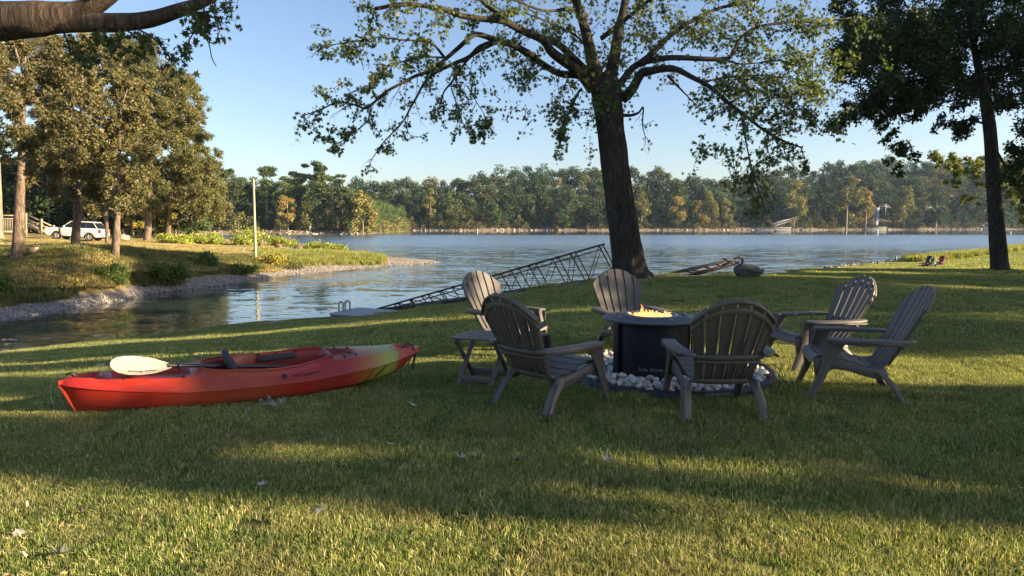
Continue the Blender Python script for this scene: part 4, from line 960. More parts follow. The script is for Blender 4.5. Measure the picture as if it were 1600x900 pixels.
# brush right at the far bank
FB = [wood_proto(420+i, 5, 3.5, 130, .6, ([(.07, .075, .03), (.14, .11, .05), (.10, .10, .035)], [1, 1, 1]), .05) for i in range(2)]
pl = [(int(rw.integers(0, 2)), x, float(far_edge(x))+rw.uniform(2, 7), float(far_z(np.array([x]), np.array([far_edge(x)+4.]))[0])-.4, rw.uniform(.6, 1.2), rw.random()*6, rw.uniform(.6, 1.3)*np.ones(3)) for x in np.arange(-90, 360, 2.6) + rw.uniform(-1, 1, 174)[:len(np.arange(-90, 360, 2.6))]]
join_wood('far_brush', FB, pl, 'brown and green brush along the far waterline', BARK_P)
# pale rocks along the far waterline
M_rock = stone_mat('far_rock', [(.16, .135, .11), (.38, .32, .25), (.25, .21, .17), (.12, .11, .09)]); rk = [icostone(430+i, (6, 4), .55).mesh('rock', M_rock, recalc=False) for i in range(3)]
x = rw.uniform(-90, 350, 2600); x = x[rw.random(2600) < .25+.75*(np.sin(x*.11)+np.sin(x*.047+2) > .2)]; y = far_edge(x)+rw.uniform(-.6, 4.5, len(x)); z = far_z(x, y)
xb = rw.uniform(-220, -43, 1100); yb = pt_edge(xb)+rw.uniform(-.3, 4, 1100); zb_ = pt_z(xb, yb)
x = np.concatenate([x, xb]); y = np.concatenate([y, yb]); z = np.concatenate([z, zb_]); n = len(x)
scatter('waterline_rocks', rk, np.stack([x, y, z], -1), np.stack([np.zeros(n), np.zeros(n), rw.random(n)*6], -1), (.4+1.5*rw.random(n)**3)[:, None]*np.ones((1, 3)), rw.integers(0, 3, n), 'pale rocks scattered along the far waterlines', 'rocks')

# wood on the point at the left: mass behind, individual trees in front
PP = [wood_proto(440+i, 9, 20, 1400, .5, ([(.05, .08, .028), (.075, .105, .035), (.10, .12, .04)], [3, 3, 1]), pine=True) for i in range(3)] + [wood_proto(445+i, 10, 14, 1400, .5, FARG, .05) for i in range(3)]
places = []
for dy in (9, 15, 22, 31, 42, 56):
    x = -250.
    while x < -47:
        x += 5.0; xx = x+rw.uniform(-1.5, 1.5); yy = 199+dy+rw.uniform(-3, 3)
        if xx > -48.5: continue
        k = int(rw.integers(0, 3)) if rw.random() < .35+.3*(dy > 25) else int(rw.integers(3, 6))
        sc = rw.uniform(.8, 1.0)*(.9 if k < 3 else 1.0)*np.interp(xx, [-80, -60, -48], [1, .9, .7]); places.append((k, xx, yy, float(pt_z(np.array([xx]), np.array([yy]))[0])-.2, sc, rw.random()*6, rw.uniform(.75, 1.25)*np.ones(3)))
for xx in np.arange(-150, -46, 2.4):
    yy = pt_edge(xx)+rw.uniform(3.5, 8); places.append((6+int(rw.integers(0, 2)), xx, yy, float(pt_z(np.array([xx]), np.array([yy]))[0])-.3, rw.uniform(.6, 1.25), rw.random()*6, rw.uniform(.8, 1.4)*np.ones(3)))
PP = PP + [wood_proto(450+i, 5, 4.5, 320, .45, ([(.08, .10, .03), (.13, .13, .045), (.17, .13, .06)], [2, 2, 1]), .03) for i in range(2)]
for yy in np.arange(203, 296, 4.0):
    for xx, k0 in ((-47.0, 3), (-45.6, 6)):
        xx = xx+rw.uniform(-.8, .6); k = k0+int(rw.integers(0, 2)); places.append((k, xx, yy, float(pt_z(np.array([xx]), np.array([yy]))[0])-.3, rw.uniform(.6, .8) if k0 == 3 else rw.uniform(.8, 1.3), rw.random()*6, rw.uniform(.9, 1.4)*np.array([1.1, 1.05, .9])))
join_wood('point_wood', PP, places, 'mixed pine and broadleaf wood behind the shoreline trees of the left point', BARK_P)
places = []
for dy in (80, 90, 100, 114):
    for px in np.arange(-130, 300, 17.0):
        q = P(px+rw.uniform(-7, 7), 360, dy+rw.uniform(-3, 3)); k = int(rw.integers(3, 6)) if rw.random() < .7 else int(rw.integers(0, 3))
        places.append((k, q[0], q[1], max(bz(q[0], q[1]), .5)-.3, rw.uniform(.55, .8)*(.85 if k < 3 else 1), rw.random()*6, rw.uniform(.8, 1.35)*np.array([1.05, 1, .9])))
join_wood('inland_wood', PP, places, 'dark green wood behind the white car and the bank oaks', BARK_P)
def far_tree(name, lab, px, py_base, py_top, wpx, pal, seed, pine=False, d=None, n=2400, size=None, group=None, th=.22):
    """one far tree standing where its base pixel meets the given distance"""
    base = P(px, py_base, d); h = (py_base-py_top)/F*d; w = wpx/F*d; fz = pt_z if d < 260 else far_z
    base[2] = max(float(fz(np.array([base[0]]), np.array([base[1]]))[0]), 0)-.1
    V, Fq, col, tv, tf = wood_proto(seed, w, h*(1 if not pine else 1), n, size or (w*.065), pal, th, pine)
    root = thing(name, lab, 'tree', base, 0, group)
    obj('trunk', npmesh('trunk', tv, [tf], BARK_P, smooth=True), root); obj('crown', npmesh('crown', V, [Fq], L_far, col=col), root); return root
PG = ([(.055, .085, .03), (.08, .11, .036), (.12, .13, .045)], [3, 3, 1])
far_tree('pine_tree', 'tallest pine at the centre of the left point, with a long bare trunk', 495, 362, 256, 46, PG, 501, True, 206)
far_tree('pine_tree', 'pine just left of the tallest pine on the left point', 472, 362, 262, 34, PG, 502, True, 208)
far_tree('pine_tree', 'pine right of the tallest pine on the left point', 516, 362, 276, 38, PG, 503, True, 207)
far_tree('pine_tree', 'pine behind the top of the wooden pole', 418, 362, 262, 38, PG, 504, True, 208)
far_tree('pine_tree', 'pine at the left end of the visible point wood', 362, 362, 268, 38, PG, 505, True, 207)
far_tree('pine_tree', 'short round-topped pine near the right end of the point wood', 535, 362, 276, 26, PG, 506, True, 210)
far_tree('broadleaf_tree', 'bright golden tree right of the pole on the left point', 450, 363, 300, 30, ([(.2, .17, .05), (.32, .23, .07), (.38, .26, .08)], [3, 3, 2]), 507, False, 203, th=.03, n=2600)
far_tree('broadleaf_tree', 'broad golden-green tree at the very tip of the left point', 567, 363, 296, 46, ([(.13, .145, .045), (.21, .18, .055), (.29, .21, .07)], [4, 4, 2]), 508, False, 204, th=.01, n=3600)
far_tree('broadleaf_tree', 'green tree left of the golden tree at the point tip', 538, 363, 305, 36, OAKG, 509, False, 204, th=.05)
far_tree('broadleaf_tree', 'small bronze tree left of the pole on the left point', 352, 363, 316, 34, OAKB, 510, False, 202, th=.15)
far_tree('broadleaf_tree', 'green tree between the golden tree and the tall pines', 480, 363, 318, 30, OAKG, 511, False, 204, th=.1)
far_tree('broadleaf_tree', 'pale green tree behind the dark boulders, farthest left on the point', 320, 363, 310, 36, OAKG, 512, False, 203, th=.1)
YG = ([(.13, .15, .04), (.22, .2, .06), (.3, .24, .08)], [3, 3, 1])
for px, t, w, pal, lab, sd in [(1002, 300, 30, YG, 'sunlit green tree right of the maple trunk on the far shore', 521), (1058, 308, 30, GOLD, 'golden-topped tree, left of the golden pair on the far shore', 522), (1092, 312, 26, GOLD, 'round golden tree, right of the golden pair on the far shore', 523),
      (1108, 298, 28, YG, 'pale green tree just above the right golden tree', 524), (1134, 304, 22, YG, 'narrow tree with a yellow tip on the far shore', 525), (1352, 296, 30, GOLD, 'yellow tree left of the long far dock ramp', 526), (1322, 275, 52, YG, 'broad sunlit tree left of the yellow tree by the far dock ramp', 527),
      (1412, 293, 44, YG, 'yellow-crowned tree right of the far dock ramp', 528), (1462, 300, 42, FARG, 'loose pale green tree on bare ground near the far boat', 529), (673, 294, 22, YG, 'yellow-tipped tree far left on the far shore', 530), (880, 325, 30, FARG, 'low green tree at the far waterline left of the maple trunk', 531), (770, 318, 30, FARG, 'pale leaning tree at the far waterline', 532), (1240, 285, 40, YG, 'tall pale green tree above the far slanting ramp', 533)]:
    far_tree('broadleaf_tree', lab, px, 355, t, w, pal, sd, False, float(far_edge((px-800)/F*325))+5, th=.12)

# ============================================================ THINGS ON THE LAWN
def yaw_to(fx, fy): return math.atan2(-fx, fy)        # local +Y -> (fx,fy)
RESIN = simple('grey_brown_resin', (.104, .090, .078), .48, var=.12, scale=5, bmp=.25, bscale=90, bdist=.001, spec=.4)
# ---- adirondack chairs
SEATP = [(.425, .315), (.415, .352), (.385, .372), (.33, .378), (.26, .368), (.18, .348), (.10, .325), (.02, .302), (-.06, .285), (-.125, .275)]
BACKP = [(-.105, .262), (-.17, .34), (-.235, .43), (-.30, .54), (-.355, .65), (-.405, .76), (-.45, .86), (-.485, .945)]
def back_y(z): return np.interp(z, [p[1] for p in BACKP], [p[0] for p in BACKP])
def back_hw(z): return np.interp(z, [.262, .5, .78, .95], [.212, .255, .315, .30])
def slab(P0, th, dirn):
    """closed slab from a grid of front points, offset along dirn"""
    G = np.asarray(P0); H = G+np.asarray(dirn)*th; a, b = G.shape[:2]; m = MB(); n = a*b
    V = np.concatenate([G.reshape(-1, 3), H.reshape(-1, 3)]); Fs = []
    for i in range(a-1):
        for j in range(b-1):
            q = (i*b+j, i*b+j+1, (i+1)*b+j+1, (i+1)*b+j); Fs += [q, tuple(n+t for t in q[::-1])]
    ring = [j for j in range(b)] + [i*b+b-1 for i in range(1, a)] + [(a-1)*b+j for j in range(b-2, -1, -1)] + [i*b for i in range(a-2, 0, -1)]
    for i in range(len(ring)): p, q = ring[i], ring[(i+1) % len(ring)]; Fs.append((p, p+n, q+n, q))
    return m.add(V, Fs)
def make_chair(label):
    t = thing('adirondack_chair', label, 'chair', group='adirondack chairs round the fire pit')
    nb = 6; gap = .0095
    for i in range(nb):
        us = np.linspace(-1+2*i/nb, -1+2*(i+1)/nb, 4); zt = .95-.155*abs((us[0]+us[-1])/2)**2.2
        G = []
        for s in np.linspace(0, 1, 13):
            row = []
            for u in us:
                ztop = .95-.17*abs(u)**2.3; z = .262+(ztop-.262)*s; hw = float(back_hw(z)); uu = us[0]+(u-us[0])
                x = u*hw + (gap if u == us[0] else (-gap if u == us[-1] else 0))
                row.append((x, back_y(z)+.045*u*u*min(1, s*2), z))
            G.append(row)
        slab(G, .018, (0, -.93, -.35)).build('back_slat', RESIN, t, smooth=True, bevel=.0035, seg=1, auto=.6)
        # stiffening flanges behind each slat's long edges
        m = MB()
        for e in (1, 2):
            pts = [np.array(r[0 if e == 1 else -1])+np.array([gap*.4 if e == 1 else -gap*.4, -.026, -.01]) for r in G[1:-1]]
            m.tube(pts, .0055, 4)
        m.build('slat_flange', RESIN, t)
    def arc(zf, off, hh, th, n=15, umax=1.0):
        G = []
        for dz in (-hh/2, hh/2):
            G.append([(u*float(back_hw(zf(u))), back_y(zf(u)+dz)+.045*u*u+off, zf(u)+dz) for u in np.linspace(-umax, umax, n)])
        return slab(G, th, (0, -.93, -.35))
    arc(lambda u: .862-.16*abs(u)**2.3, -.019, .04, .014).build('back_rim', RESIN, t, bevel=.003, seg=1)
    arc(lambda u: .93-.17*abs(u)**2.3, -.019, .022, .022, 15, .99).build('top_rim', RESIN, t, bevel=.003, seg=1)
    arc(lambda u: .50, -.02, .03, .035).build('back_brace', RESIN, t, bevel=.004, seg=1)
    arc(lambda u: .465, -.02, .014, .04).build('back_brace', RESIN, t, bevel=.003, seg=1)
    arc(lambda u: .285, -.02, .04, .03).build('back_brace', RESIN, t, bevel=.004, seg=1)
    # seat slats
    sp_ = np.array(SEATP); S = np.concatenate([[0], np.cumsum(np.linalg.norm(np.diff(sp_, axis=0), axis=1))]); tot = S[-1]; ns = 6
    for i in range(ns):
        a = tot*i/ns+(.006 if i else 0); b_ = tot*(i+1)/ns-.006; G = []
        for u in np.linspace(a, b_, 4):
            y = np.interp(u, S, sp_[:, 0]); z = np.interp(u, S, sp_[:, 1]); hw = np.interp(y, [-.12, .4], [.218, .262])
            G.append([(x*hw, y, z-.012*(1-x*x)) for x in np.linspace(-1, 1, 5)])
        slab(G, .016, (0, .1, -1)).build('seat_slat', RESIN, t, smooth=True, bevel=.003, seg=1, auto=.6)
    for s in (-1, 1):
        # side rail arching from the front leg to the rear leg
        top = [(.42, .335), (.385, .355), (.30, .36), (.18, .335), (.05, .30), (-.06, .28), (-.13, .285)]
        bot = [(-.15, .225), (-.08, .195), (.02, .215), (.15, .255), (.26, .265), (.33, .235), (.40, .20)]
        m = MB(); m.prism(top+bot, 'x', s*.262, s*.292); m.build('side_rail', RESIN, t, bevel=.004, seg=1)
        # front leg: tapered, splayed forward, up to the arm
        m = MB(); n = 9
        for k, (dx0, dx1) in enumerate([(0, .075), (.058, .02)]):
            pass
        secs = []
        for q in np.linspace(0, 1, n):
            z = .505*q-.0; y = .445-.165*q-.04*math.sin(q*PI)*.4; w = .026+.032*q+ (.05*max(0, (q-.62)/.38) if q < 1 else .05); dpt = .045
            x0 = s*(.305+.012*(1-q)); secs.append([(x0, y-w, z), (x0, y+w*.8, z), (x0+s*.012, y+w*.8, z), (x0+s*.012, y-w, z)])
        m.grid(np.array([sec+[sec[0]] for sec in secs])); m.add(np.array(secs[0]), [(0, 1, 2, 3)])
        # front web of the L-section
        secs2 = []
        for q in np.linspace(0, 1, n):
            z = .505*q; y = .445-.165*q-.04*math.sin(q*PI)*.4+(.026+.032*q)*.8; x0 = s*(.305+.012*(1-q)+.012); d = .05+.03*q
            secs2.append([(x0, y, z), (x0-s*d, y, z), (x0-s*d, y-.012, z), (x0, y-.012, z)])
        m.grid(np.array([sec+[sec[0]] for sec in secs2])); m.add(np.array(secs2[0]), [(0, 1, 2, 3)])
        m.build('front_leg', RESIN, t, bevel=.002, seg=1)
        # rear leg
        m = MB(); ctr = [(-.04, .285), (-.09, .25), (-.15, .19), (-.215, .10), (-.275, 0)]; wd_ = [.05, .048, .042, .034, .024]
        secs = []; secs2 = []
        for q, ((y, z), w) in enumerate(zip(ctr, wd_)):
            x0 = s*(.27+.012*q); nn = np.array([.72, .69]) if q < 3 else np.array([.86, .5])
            a = np.array([y, z])+nn*w*.0; b0 = a+np.array([w, w*.35 if z > .05 else 0]); b1 = a-np.array([w, w*.35 if z > .05 else 0])
            secs.append([(x0, b1[0], b1[1]), (x0, b0[0], b0[1]), (x0+s*.013, b0[0], b0[1]), (x0+s*.013, b1[0], b1[1])])
            secs2.append([(x0+s*.013, b1[0], b1[1]), (x0-s*.055, b1[0], b1[1]), (x0-s*.055, b1[0]+.012, b1[1]+.004 if z > .05 else b1[1]), (x0+s*.013, b1[0]+.012, b1[1]+.004 if z > .05 else b1[1])])
        for sc_ in (secs, secs2):
            m.grid(np.array([sec+[sec[0]] for sec in sc_])); m.add(np.array(sc_[-1]), [(3, 2, 1, 0)]); m.add(np.array(sc_[0]), [(0, 1, 2, 3)])
        m.build('rear_leg', RESIN, t, bevel=.002, seg=1)
        # arm: broad at the front, rounded, narrowing where it meets the back
        ol = [(.262, .315), (.262, .30), (.275, .05), (.262, -.16), (.245, -.33), (.275, -.345), (.325, -.31), (.375, -.2), (.392, -.02), (.39, .18), (.378, .29), (.36, .325)]
        m = MB(); poly = [(s*x, y) for x, y in ol]; m.prism(poly, 'z', .503, .528); m.build('armrest', RESIN, t, bevel=.007, seg=2, smooth=True, auto=.7)
        # skirt under the arm
        m = MB(); m.prism([(.30, .503), (-.28, .503), (-.26, .488), (.28, .482)], 'x', s*.372, s*.38); m.build('arm_skirt', RESIN, t)
    return t
chair0 = make_chair('chair nearest the camera, seen squarely from behind in front of the fire pit')
CHAIRS = [((1.60, 5.25), (.02, 1), None),
 ((.26, 5.45), (.74, .68), 'chair turned away beside the folding side table, its right arm toward the pit'),
 ((-.09, 7.9), (.72, -.69), 'chair farthest left, facing the camera side, partly hidden by the one before it'),
 ((1.33, 7.68), (.22, -.97), 'chair directly behind the fire pit in front of the maple trunk'),
 ((3.17, 6.98), (-.98, -.13), 'chair right of the pit seen in profile, the one farther from the camera'),
 ((2.97, 5.74), (-.97, .25), 'chair farthest right seen in profile, the one nearer the camera')]
for i, ((x, y), (fx, fy), lab) in enumerate(CHAIRS):
    o = chair0 if i == 0 else copy_tree(chair0)
    if lab: o['label'] = lab
    o.location = (x, y, lz(x, y)-.006); o.rotation_euler = (0, 0, yaw_to(fx, fy))

# ---- folding side table
t = thing('side_table', 'small grey folding slatted side table between the two left chairs', 'table', (-.27, 6.28, lz(-.27, 6.28)-.004), yaw_to(.35, .94))
for i in range(5):
    m = MB(); m.box((0, -.2+.1*i, .452), (.44, .09, .016)); m.build('top_slat', RESIN, t, bevel=.003, seg=1)
m = MB(); [m.box((sx*.16, 0, .436), (.03, .46, .015)) for sx in (-1, 1)]; m.build('top_frame', RESIN, t)
for s in (-1, 1):
    for f in (-1, 1):
        m = MB(); m.bar((s*(.19 if f > 0 else .16), -f*.19, .43), (s*(.19 if f > 0 else .16), f*.23, .0), .018, .04, up=(1, 0, 0)); m.build('leg', RESIN, t, bevel=.002, seg=1)
m = MB(); m.box((0, -.17, .075), (.33, .016, .06)); m.build('foot_brace', RESIN, t, bevel=.004)
m = MB(); m.box((0, .175, .075), (.39, .016, .06)); m.build('foot_brace', RESIN, t, bevel=.004)

# ---- pebble bed with black plastic edging
M_peb = stone_mat('river_pebble', [(.62, .58, .52), (.42, .39, .35), (.72, .68, .62), (.34, .32, .3), (.55, .48, .40), (.66, .60, .52), (.48, .46, .44)], .55)
M_edge = simple('black_plastic_edging', (.012, .014, .018), .55, scale=20, bmp=.2)
zr = lz(RC[0], RC[1]); t = thing('pebble_bed', 'round bed of pale river pebbles inside black plastic edging', 'pebble bed', (RC[0], RC[1], zr))
m = MB(); prof = [(RR-.035, -.06), (RR-.035, .035), (RR-.022, .055), (RR+.006, .06), (RR+.028, .046), (RR+.036, .02), (RR+.038, -.06)]
k = 96; G = []
for r_, z_ in prof:
    G.append([((r_+.008*math.sin(a*24)*(z_ > 0)+.015*math.sin(a*3+1))*math.cos(a), (r_+.008*math.sin(a*24)*(z_ > 0)+.015*math.sin(a*3+1))*math.sin(a), z_+ (lz(RC[0]+RR*math.cos(a), RC[1]+RR*math.sin(a))-zr)) for a in np.linspace(0, 2*PI, k+1)])
m.grid(np.array(G)); m.build('edging', M_edge, t, smooth=True)
m = MB(); m.lathe([(0.001, .0), (RR-.03, .0)], k=48); m.build('gravel_base', simple('dark_gravel_base', (.16, .15, .13), .9, scale=60, var=.5), t, recalc=False)
pm = [icostone(500+i, (6, 5), .62).mesh('pebble', M_peb, recalc=False, smooth=True) for i in range(6)]
rp = np.random.default_rng(33); pos = []; PIT = np.array([1.33, 6.42])
tries = 0
while len(pos) < 950 and tries < 30000:
    tries += 1; a = rp.random()*2*PI; r_ = (RR-.075)*math.sqrt(rp.random()); q = np.array([r_*math.cos(a), r_*math.sin(a)]); s = rp.uniform(.055, .105)
    if np.hypot(*(q+RC-PIT)) < .30: continue
    zz = .02+s*.18; lay = 0
    near = [p_ for p_ in pos if (p_[0]-q[0])**2+(p_[1]-q[1])**2 < (.36*(p_[3]+s))**2]
    if len(near) > 1: continue
    if near: zz = near[0][2]+.026
    if zz > .085: continue
    pos.append((q[0], q[1], zz, s))
pos.sort(key=lambda p_: p_[1]); fillm = MB()
for i, (x, y, z, s) in enumerate(pos):
    if i < 298:
        o = obj('pebble', pm[i % 6], t, (x, y, z), (rp.uniform(-.4, .4), rp.uniform(-.4, .4), rp.random()*6.28)); o.scale = (s, s, s)
    else:
        st_ = icostone(int(520+i % 9), (5, 4), .62); st_.V[0] = st_.V[0]@np.array(Matrix.Rotation(rp.random()*6.28, 3, 'Z')).T*s+np.array([x, y, z]); Vv = st_.V[0]; fillm.add(Vv, st_.F[3]); fillm.add(Vv, []) if False else None
        fillm.V[-1] = Vv
        fillm.F.setdefault(4, []); fillm.F[4] += [[j+fillm.n-len(Vv) for j in f] for f in st_.F.get(4, [])]
M_peb2, nt, b = newmat('river_pebble_mixed'); geo = nt.nodes.new('ShaderNodeNewGeometry')
rr3 = ramp(nt, [(0.0, (.62, .58, .52)), (.2, (.42, .39, .35)), (.35, (.72, .68, .62)), (.5, (.34, .32, .3)), (.65, (.55, .48, .4)), (.85, (.5, .48, .45))], 'CONSTANT'); nt.links.new(geo.outputs['Random Per Island'], rr3.inputs[0]); nt.links.new(rr3.outputs[0], b.inputs['Base Color']); b.inputs['Roughness'].default_value = .55
o = fillm.build('pebble_fill', M_peb2, t, smooth=True, recalc=False); o['kind'] = 'stuff'

# ---- fire pit table
BLK = simple('black_powder_coat', (.006, .008, .013), .55, var=.1, scale=3, spec=.22); CHAR = simple('charcoal_top', (.045, .047, .052), .42, scale=6, spec=.5, bmp=.1)
BEI = simple('beige_steel', (.36, .30, .23), .4, scale=4); STL = simple('brushed_steel', (.5, .48, .45), .3, metal=1.0)
t = thing('fire_pit_table', 'round black gas fire pit table with a lit burner, standing in the pebbles', 'fire pit', (PIT[0], PIT[1], zr+.02))
H = .555
m = MB(); m.lathe([(.345, .03), (.35, .035), (.352, .53), (.345, .545), (.0, .545)], k=64, a0=R(-160), a1=R(-8)); 
m.lathe([(.33, .03), (.33, .53)], k=64); m.build('body_panel', BLK, t, smooth=True, auto=.5)
m = MB(); m.lathe([(.30, .01), (.31, .04), (.0, .04)], k=48); m.build('base_plate', BLK, t)
for a in (-162, -14, 78, 140):
    m = MB(); a = R(a)
    for r_, w_ in ((.372, .09),):
        ang = np.linspace(a-.13, a+.13, 5); G = [[(.385*math.cos(q), .385*math.sin(q), z_) for q in ang] for z_ in (.0, .54)]; n = slab(G, .02, (-math.cos(a), -math.sin(a), 0)); m.add(np.concatenate(n.V), [tuple(f) for f in n.F[4]])
    m.build('leg', BLK, t, bevel=.003)
m = MB(); prof = [(.335, H-.03), (.445, H-.022), (.468, H-.008), (.471, H), (.464, H+.008), (.40, H+.016), (.335, H+.03), (.325, H+.034), (.31, H+.034), (.30, H+.028), (.298, H-.0), (.305, H-.03)]
m.lathe(prof, k=96, closed=True); m.build('table_top', CHAR, t, smooth=True, auto=.5)
m = MB(); m.lathe([(.298, H+.012), (.27, H+.032), (.235, H+.036), (.215, H+.03), (.205, H-.005), (.0, H-.01)], k=72); m.build('burner_ring', CHAR, t, smooth=True, auto=.5)
m = MB(); m.lathe([(.212, H+.0365), (.218, H+.0395), (.232, H+.0395), (.236, H+.0365)], k=72); m.build('ring_trim', STL, t, smooth=True)
for a in (-75, -30, 20, 160, 205):       # small levelling clips on the top
    a = R(a); m = MB(); m.box((.36*math.cos(a), .36*math.sin(a), H+.028), (.05, .012, .006), rot=('Z', a+PI/2)); m.build('lid_clip', STL, t)
rl = np.random.default_rng(4); m = MB()
for i in range(90):
    a = rl.random()*6.28; r_ = .19*math.sqrt(rl.random()); s = rl.uniform(.012, .022); st_ = icostone(600+i % 7, (5, 4), .8); m.add(st_.V[0]*s*1.4+np.array([r_*math.cos(a), r_*math.sin(a), H+.0]), st_.F[3]); 
    m.F.setdefault(4, []); m.F[4] += [[j+m.n-len(st_.V[0]) for j in f] for f in st_.F.get(4, [])]
o = m.build('lava_rock', simple('lava_rock', (.05, .045, .04), .8), t, recalc=False); o['kind'] = 'stuff'
# control panel
ap = R(-22); m = MB(); ang = np.linspace(ap-.075, ap+.075, 4); G = [[(.392*math.cos(q), .392*math.sin(q), z_) for q in ang] for z_ in (.02, .53)]; n = slab(G, .012, (-math.cos(ap), -math.sin(ap), 0)); n.build('control_panel', BEI, t)
def dial(z, r_, mat, nm):
    m = MB(); c = np.array([.392*math.cos(ap), .392*math.sin(ap), z]); o_ = np.array([math.cos(ap), math.sin(ap), 0]); m.tube([c, c+o_*.02, c+o_*.026], [r_, r_, r_*.8], 20); m.build(nm, mat, t)
dial(.385, .03, BLK, 'knob_ring'); dial(.385, .018, STL, 'knob'); dial(.30, .024, STL, 'knob')
# lettering on the body
M_let = simple('embossed_grey_lettering', (.16, .165, .17), .5, var=.1)
def text_mesh(s, size, mat, extrude=.0008, spacing=1.0, shear=0, bold=0.0):
    cu = bpy.data.curves.new('lettering', 'FONT'); cu.body = s; cu.size = size; cu.align_x = 'CENTER'; cu.align_y = 'CENTER'; cu.extrude = extrude; cu.space_character = spacing; cu.shear = shear; cu.offset = bold; cu.resolution_u = 3
    ob = bpy.data.objects.new('lettering', cu); C.objects.link(ob); bpy.context.view_layer.update()
    dg = bpy.context.evaluated_depsgraph_get(); me = bpy.data.meshes.new_from_object(ob.evaluated_get(dg)); bpy.data.objects.remove(ob)
    me.materials.clear(); me.materials.append(mat); return me
def wrap(me, fn):
    V = np.zeros(len(me.vertices)*3, np.float32); me.vertices.foreach_get('co', V); V = V.reshape(-1, 3); V = np.array([fn(*v) for v in V], np.float32); me.vertices.foreach_set('co', V.ravel()); me.update(); return me
a0 = math.atan2(-PIT[1]+.0, 0-PIT[0])-.02
def cyl(u, v, w): a = a0+u/.353; r_ = .3535+w; return (r_*math.cos(a), r_*math.sin(a), .125+v)
me = wrap(text_mesh('Solo Stove', .047, M_let, .0008, 1.08, 0, .0009), cyl); obj('lettering', me, t)
# flame mark after the words
m = MB(); fl = [(0, -.028), (.018, -.024), (.028, -.008), (.024, .012), (.014, .004), (.008, .034), (-.006, .018), (-.012, .004), (-.02, .012), (-.027, -.008), (-.018, -.024)]
m.prism([(x*.56+.142, y*.56) for x, y in fl], 'z', -.0008, .0008); me = m.mesh('flame_mark', M_let); wrap(me, cyl); obj('flame_mark', me, t)
# ---- flames
M_fl, nt, b = newmat('gas_flame'); tc = nt.nodes.new('ShaderNodeTexCoord').outputs['Object']; sx = nd(nt, 'ShaderNodeSeparateXYZ'); nt.links.new(tc, sx.inputs[0])
fr_ = ramp(nt, [(0, (1, .42, .06)), (.25, (1, .55, .12)), (.6, (1, .34, .05)), (1, (.9, .16, .03))]); mr_ = nd(nt, 'ShaderNodeMapRange'); mr_.inputs[1].default_value = 0; mr_.inputs[2].default_value = .1; nt.links.new(sx.outputs[2], mr_.inputs[0]); nt.links.new(mr_.outputs[0], fr_.inputs[0])
em = nd(nt, 'ShaderNodeEmission'); em.inputs['Strength'].default_value = 1.15; nt.links.new(fr_.outputs[0], em.inputs['Color'])
tp = nd(nt, 'ShaderNodeBsdfTransparent'); lw = nd(nt, 'ShaderNodeLayerWeight'); lw.inputs[0].default_value = .35; mx = nd(nt, 'ShaderNodeMixShader')
fm = ramp(nt, [(.35, (0, 0, 0)), (.95, (.85, .85, .85))]); nt.links.new(lw.outputs['Facing'], fm.inputs[0]); nt.links.new(fm.outputs[0], mx.inputs[0]); nt.links.new(em.outputs[0], mx.inputs[1]); nt.links.new(tp.outputs[0], mx.inputs[2]); nt.links.new(mx.outputs[0], nt.nodes['Material Output'].inputs[0])
ft = thing('fire', 'low orange gas flames burning in the fire pit table', 'fire', (PIT[0], PIT[1], zr+.02+H))
for i in range(64):
    a = rl.random()*6.28; r_ = .185*math.sqrt(rl.random()); x, y = r_*math.cos(a), r_*math.sin(a); hgt = rl.uniform(.025, .052)
    if i < 4: x, y, hgt = -.11+.02*i, -.02*i, [.10, .125, .08, .07][i]
    w = rl.uniform(.007, .014); m = MB(); l1, l2 = rl.normal(size=2)*.018
    pts = [(0, 0, 0), (l1*.3, l2*.3, hgt*.25), (l1*.9, l2*.6, hgt*.5), (l1*.5, l2, hgt*.78), (l1*1.3, l2*1.3, hgt)]
    m.tube(pts, [w*.7, w*1.15, w*.95, w*.5, .001], 8); o = m.build('flame', M_fl, ft, smooth=True, recalc=False); o.location = (x, y, .008)

# ============================================================ kayak
KL = 2.96; K0 = np.array([-3.47, 5.13]); K1 = np.array([-.93, 6.60]); kd = K1-K0; KL = float(np.hypot(*kd)); ka = math.atan2(kd[1], kd[0])
def kb(t):
    s = 2*t-1.02; return .365*np.clip(1-np.abs(s)**2.3, 0, 1)**.85+.018
def kk_(t): return np.interp(t, [0, .03, .6, .75, .88, .95, 1], [0, 0, 0, .02, .075, .14, .235])
def ksh(t): return np.interp(t, [0, .08, .3, .6, .85, 1], [.232, .208, .168, .172, .215, .265])
def kcrown(t): return np.interp(t, [0, .03, .1, .33, .55, .7, .8, .92, 1], [.03, .055, .075, .10, .10, .115, .10, .075, .03])
def ell(t, v, tc_, tr_, vr): return ((t-tc_)/tr_)**2, (v/vr)**2
def sup(t, v, tc_, tr_, vr, p=3.0): return (np.abs((t-tc_)/tr_)**p+np.abs(v/vr)**p)**(1/p)
def sst(x, a, b_): u = np.clip((x-a)/(b_-a), 0, 1); return u*u*(3-2*u)
CK = (.520, .178, .70); 
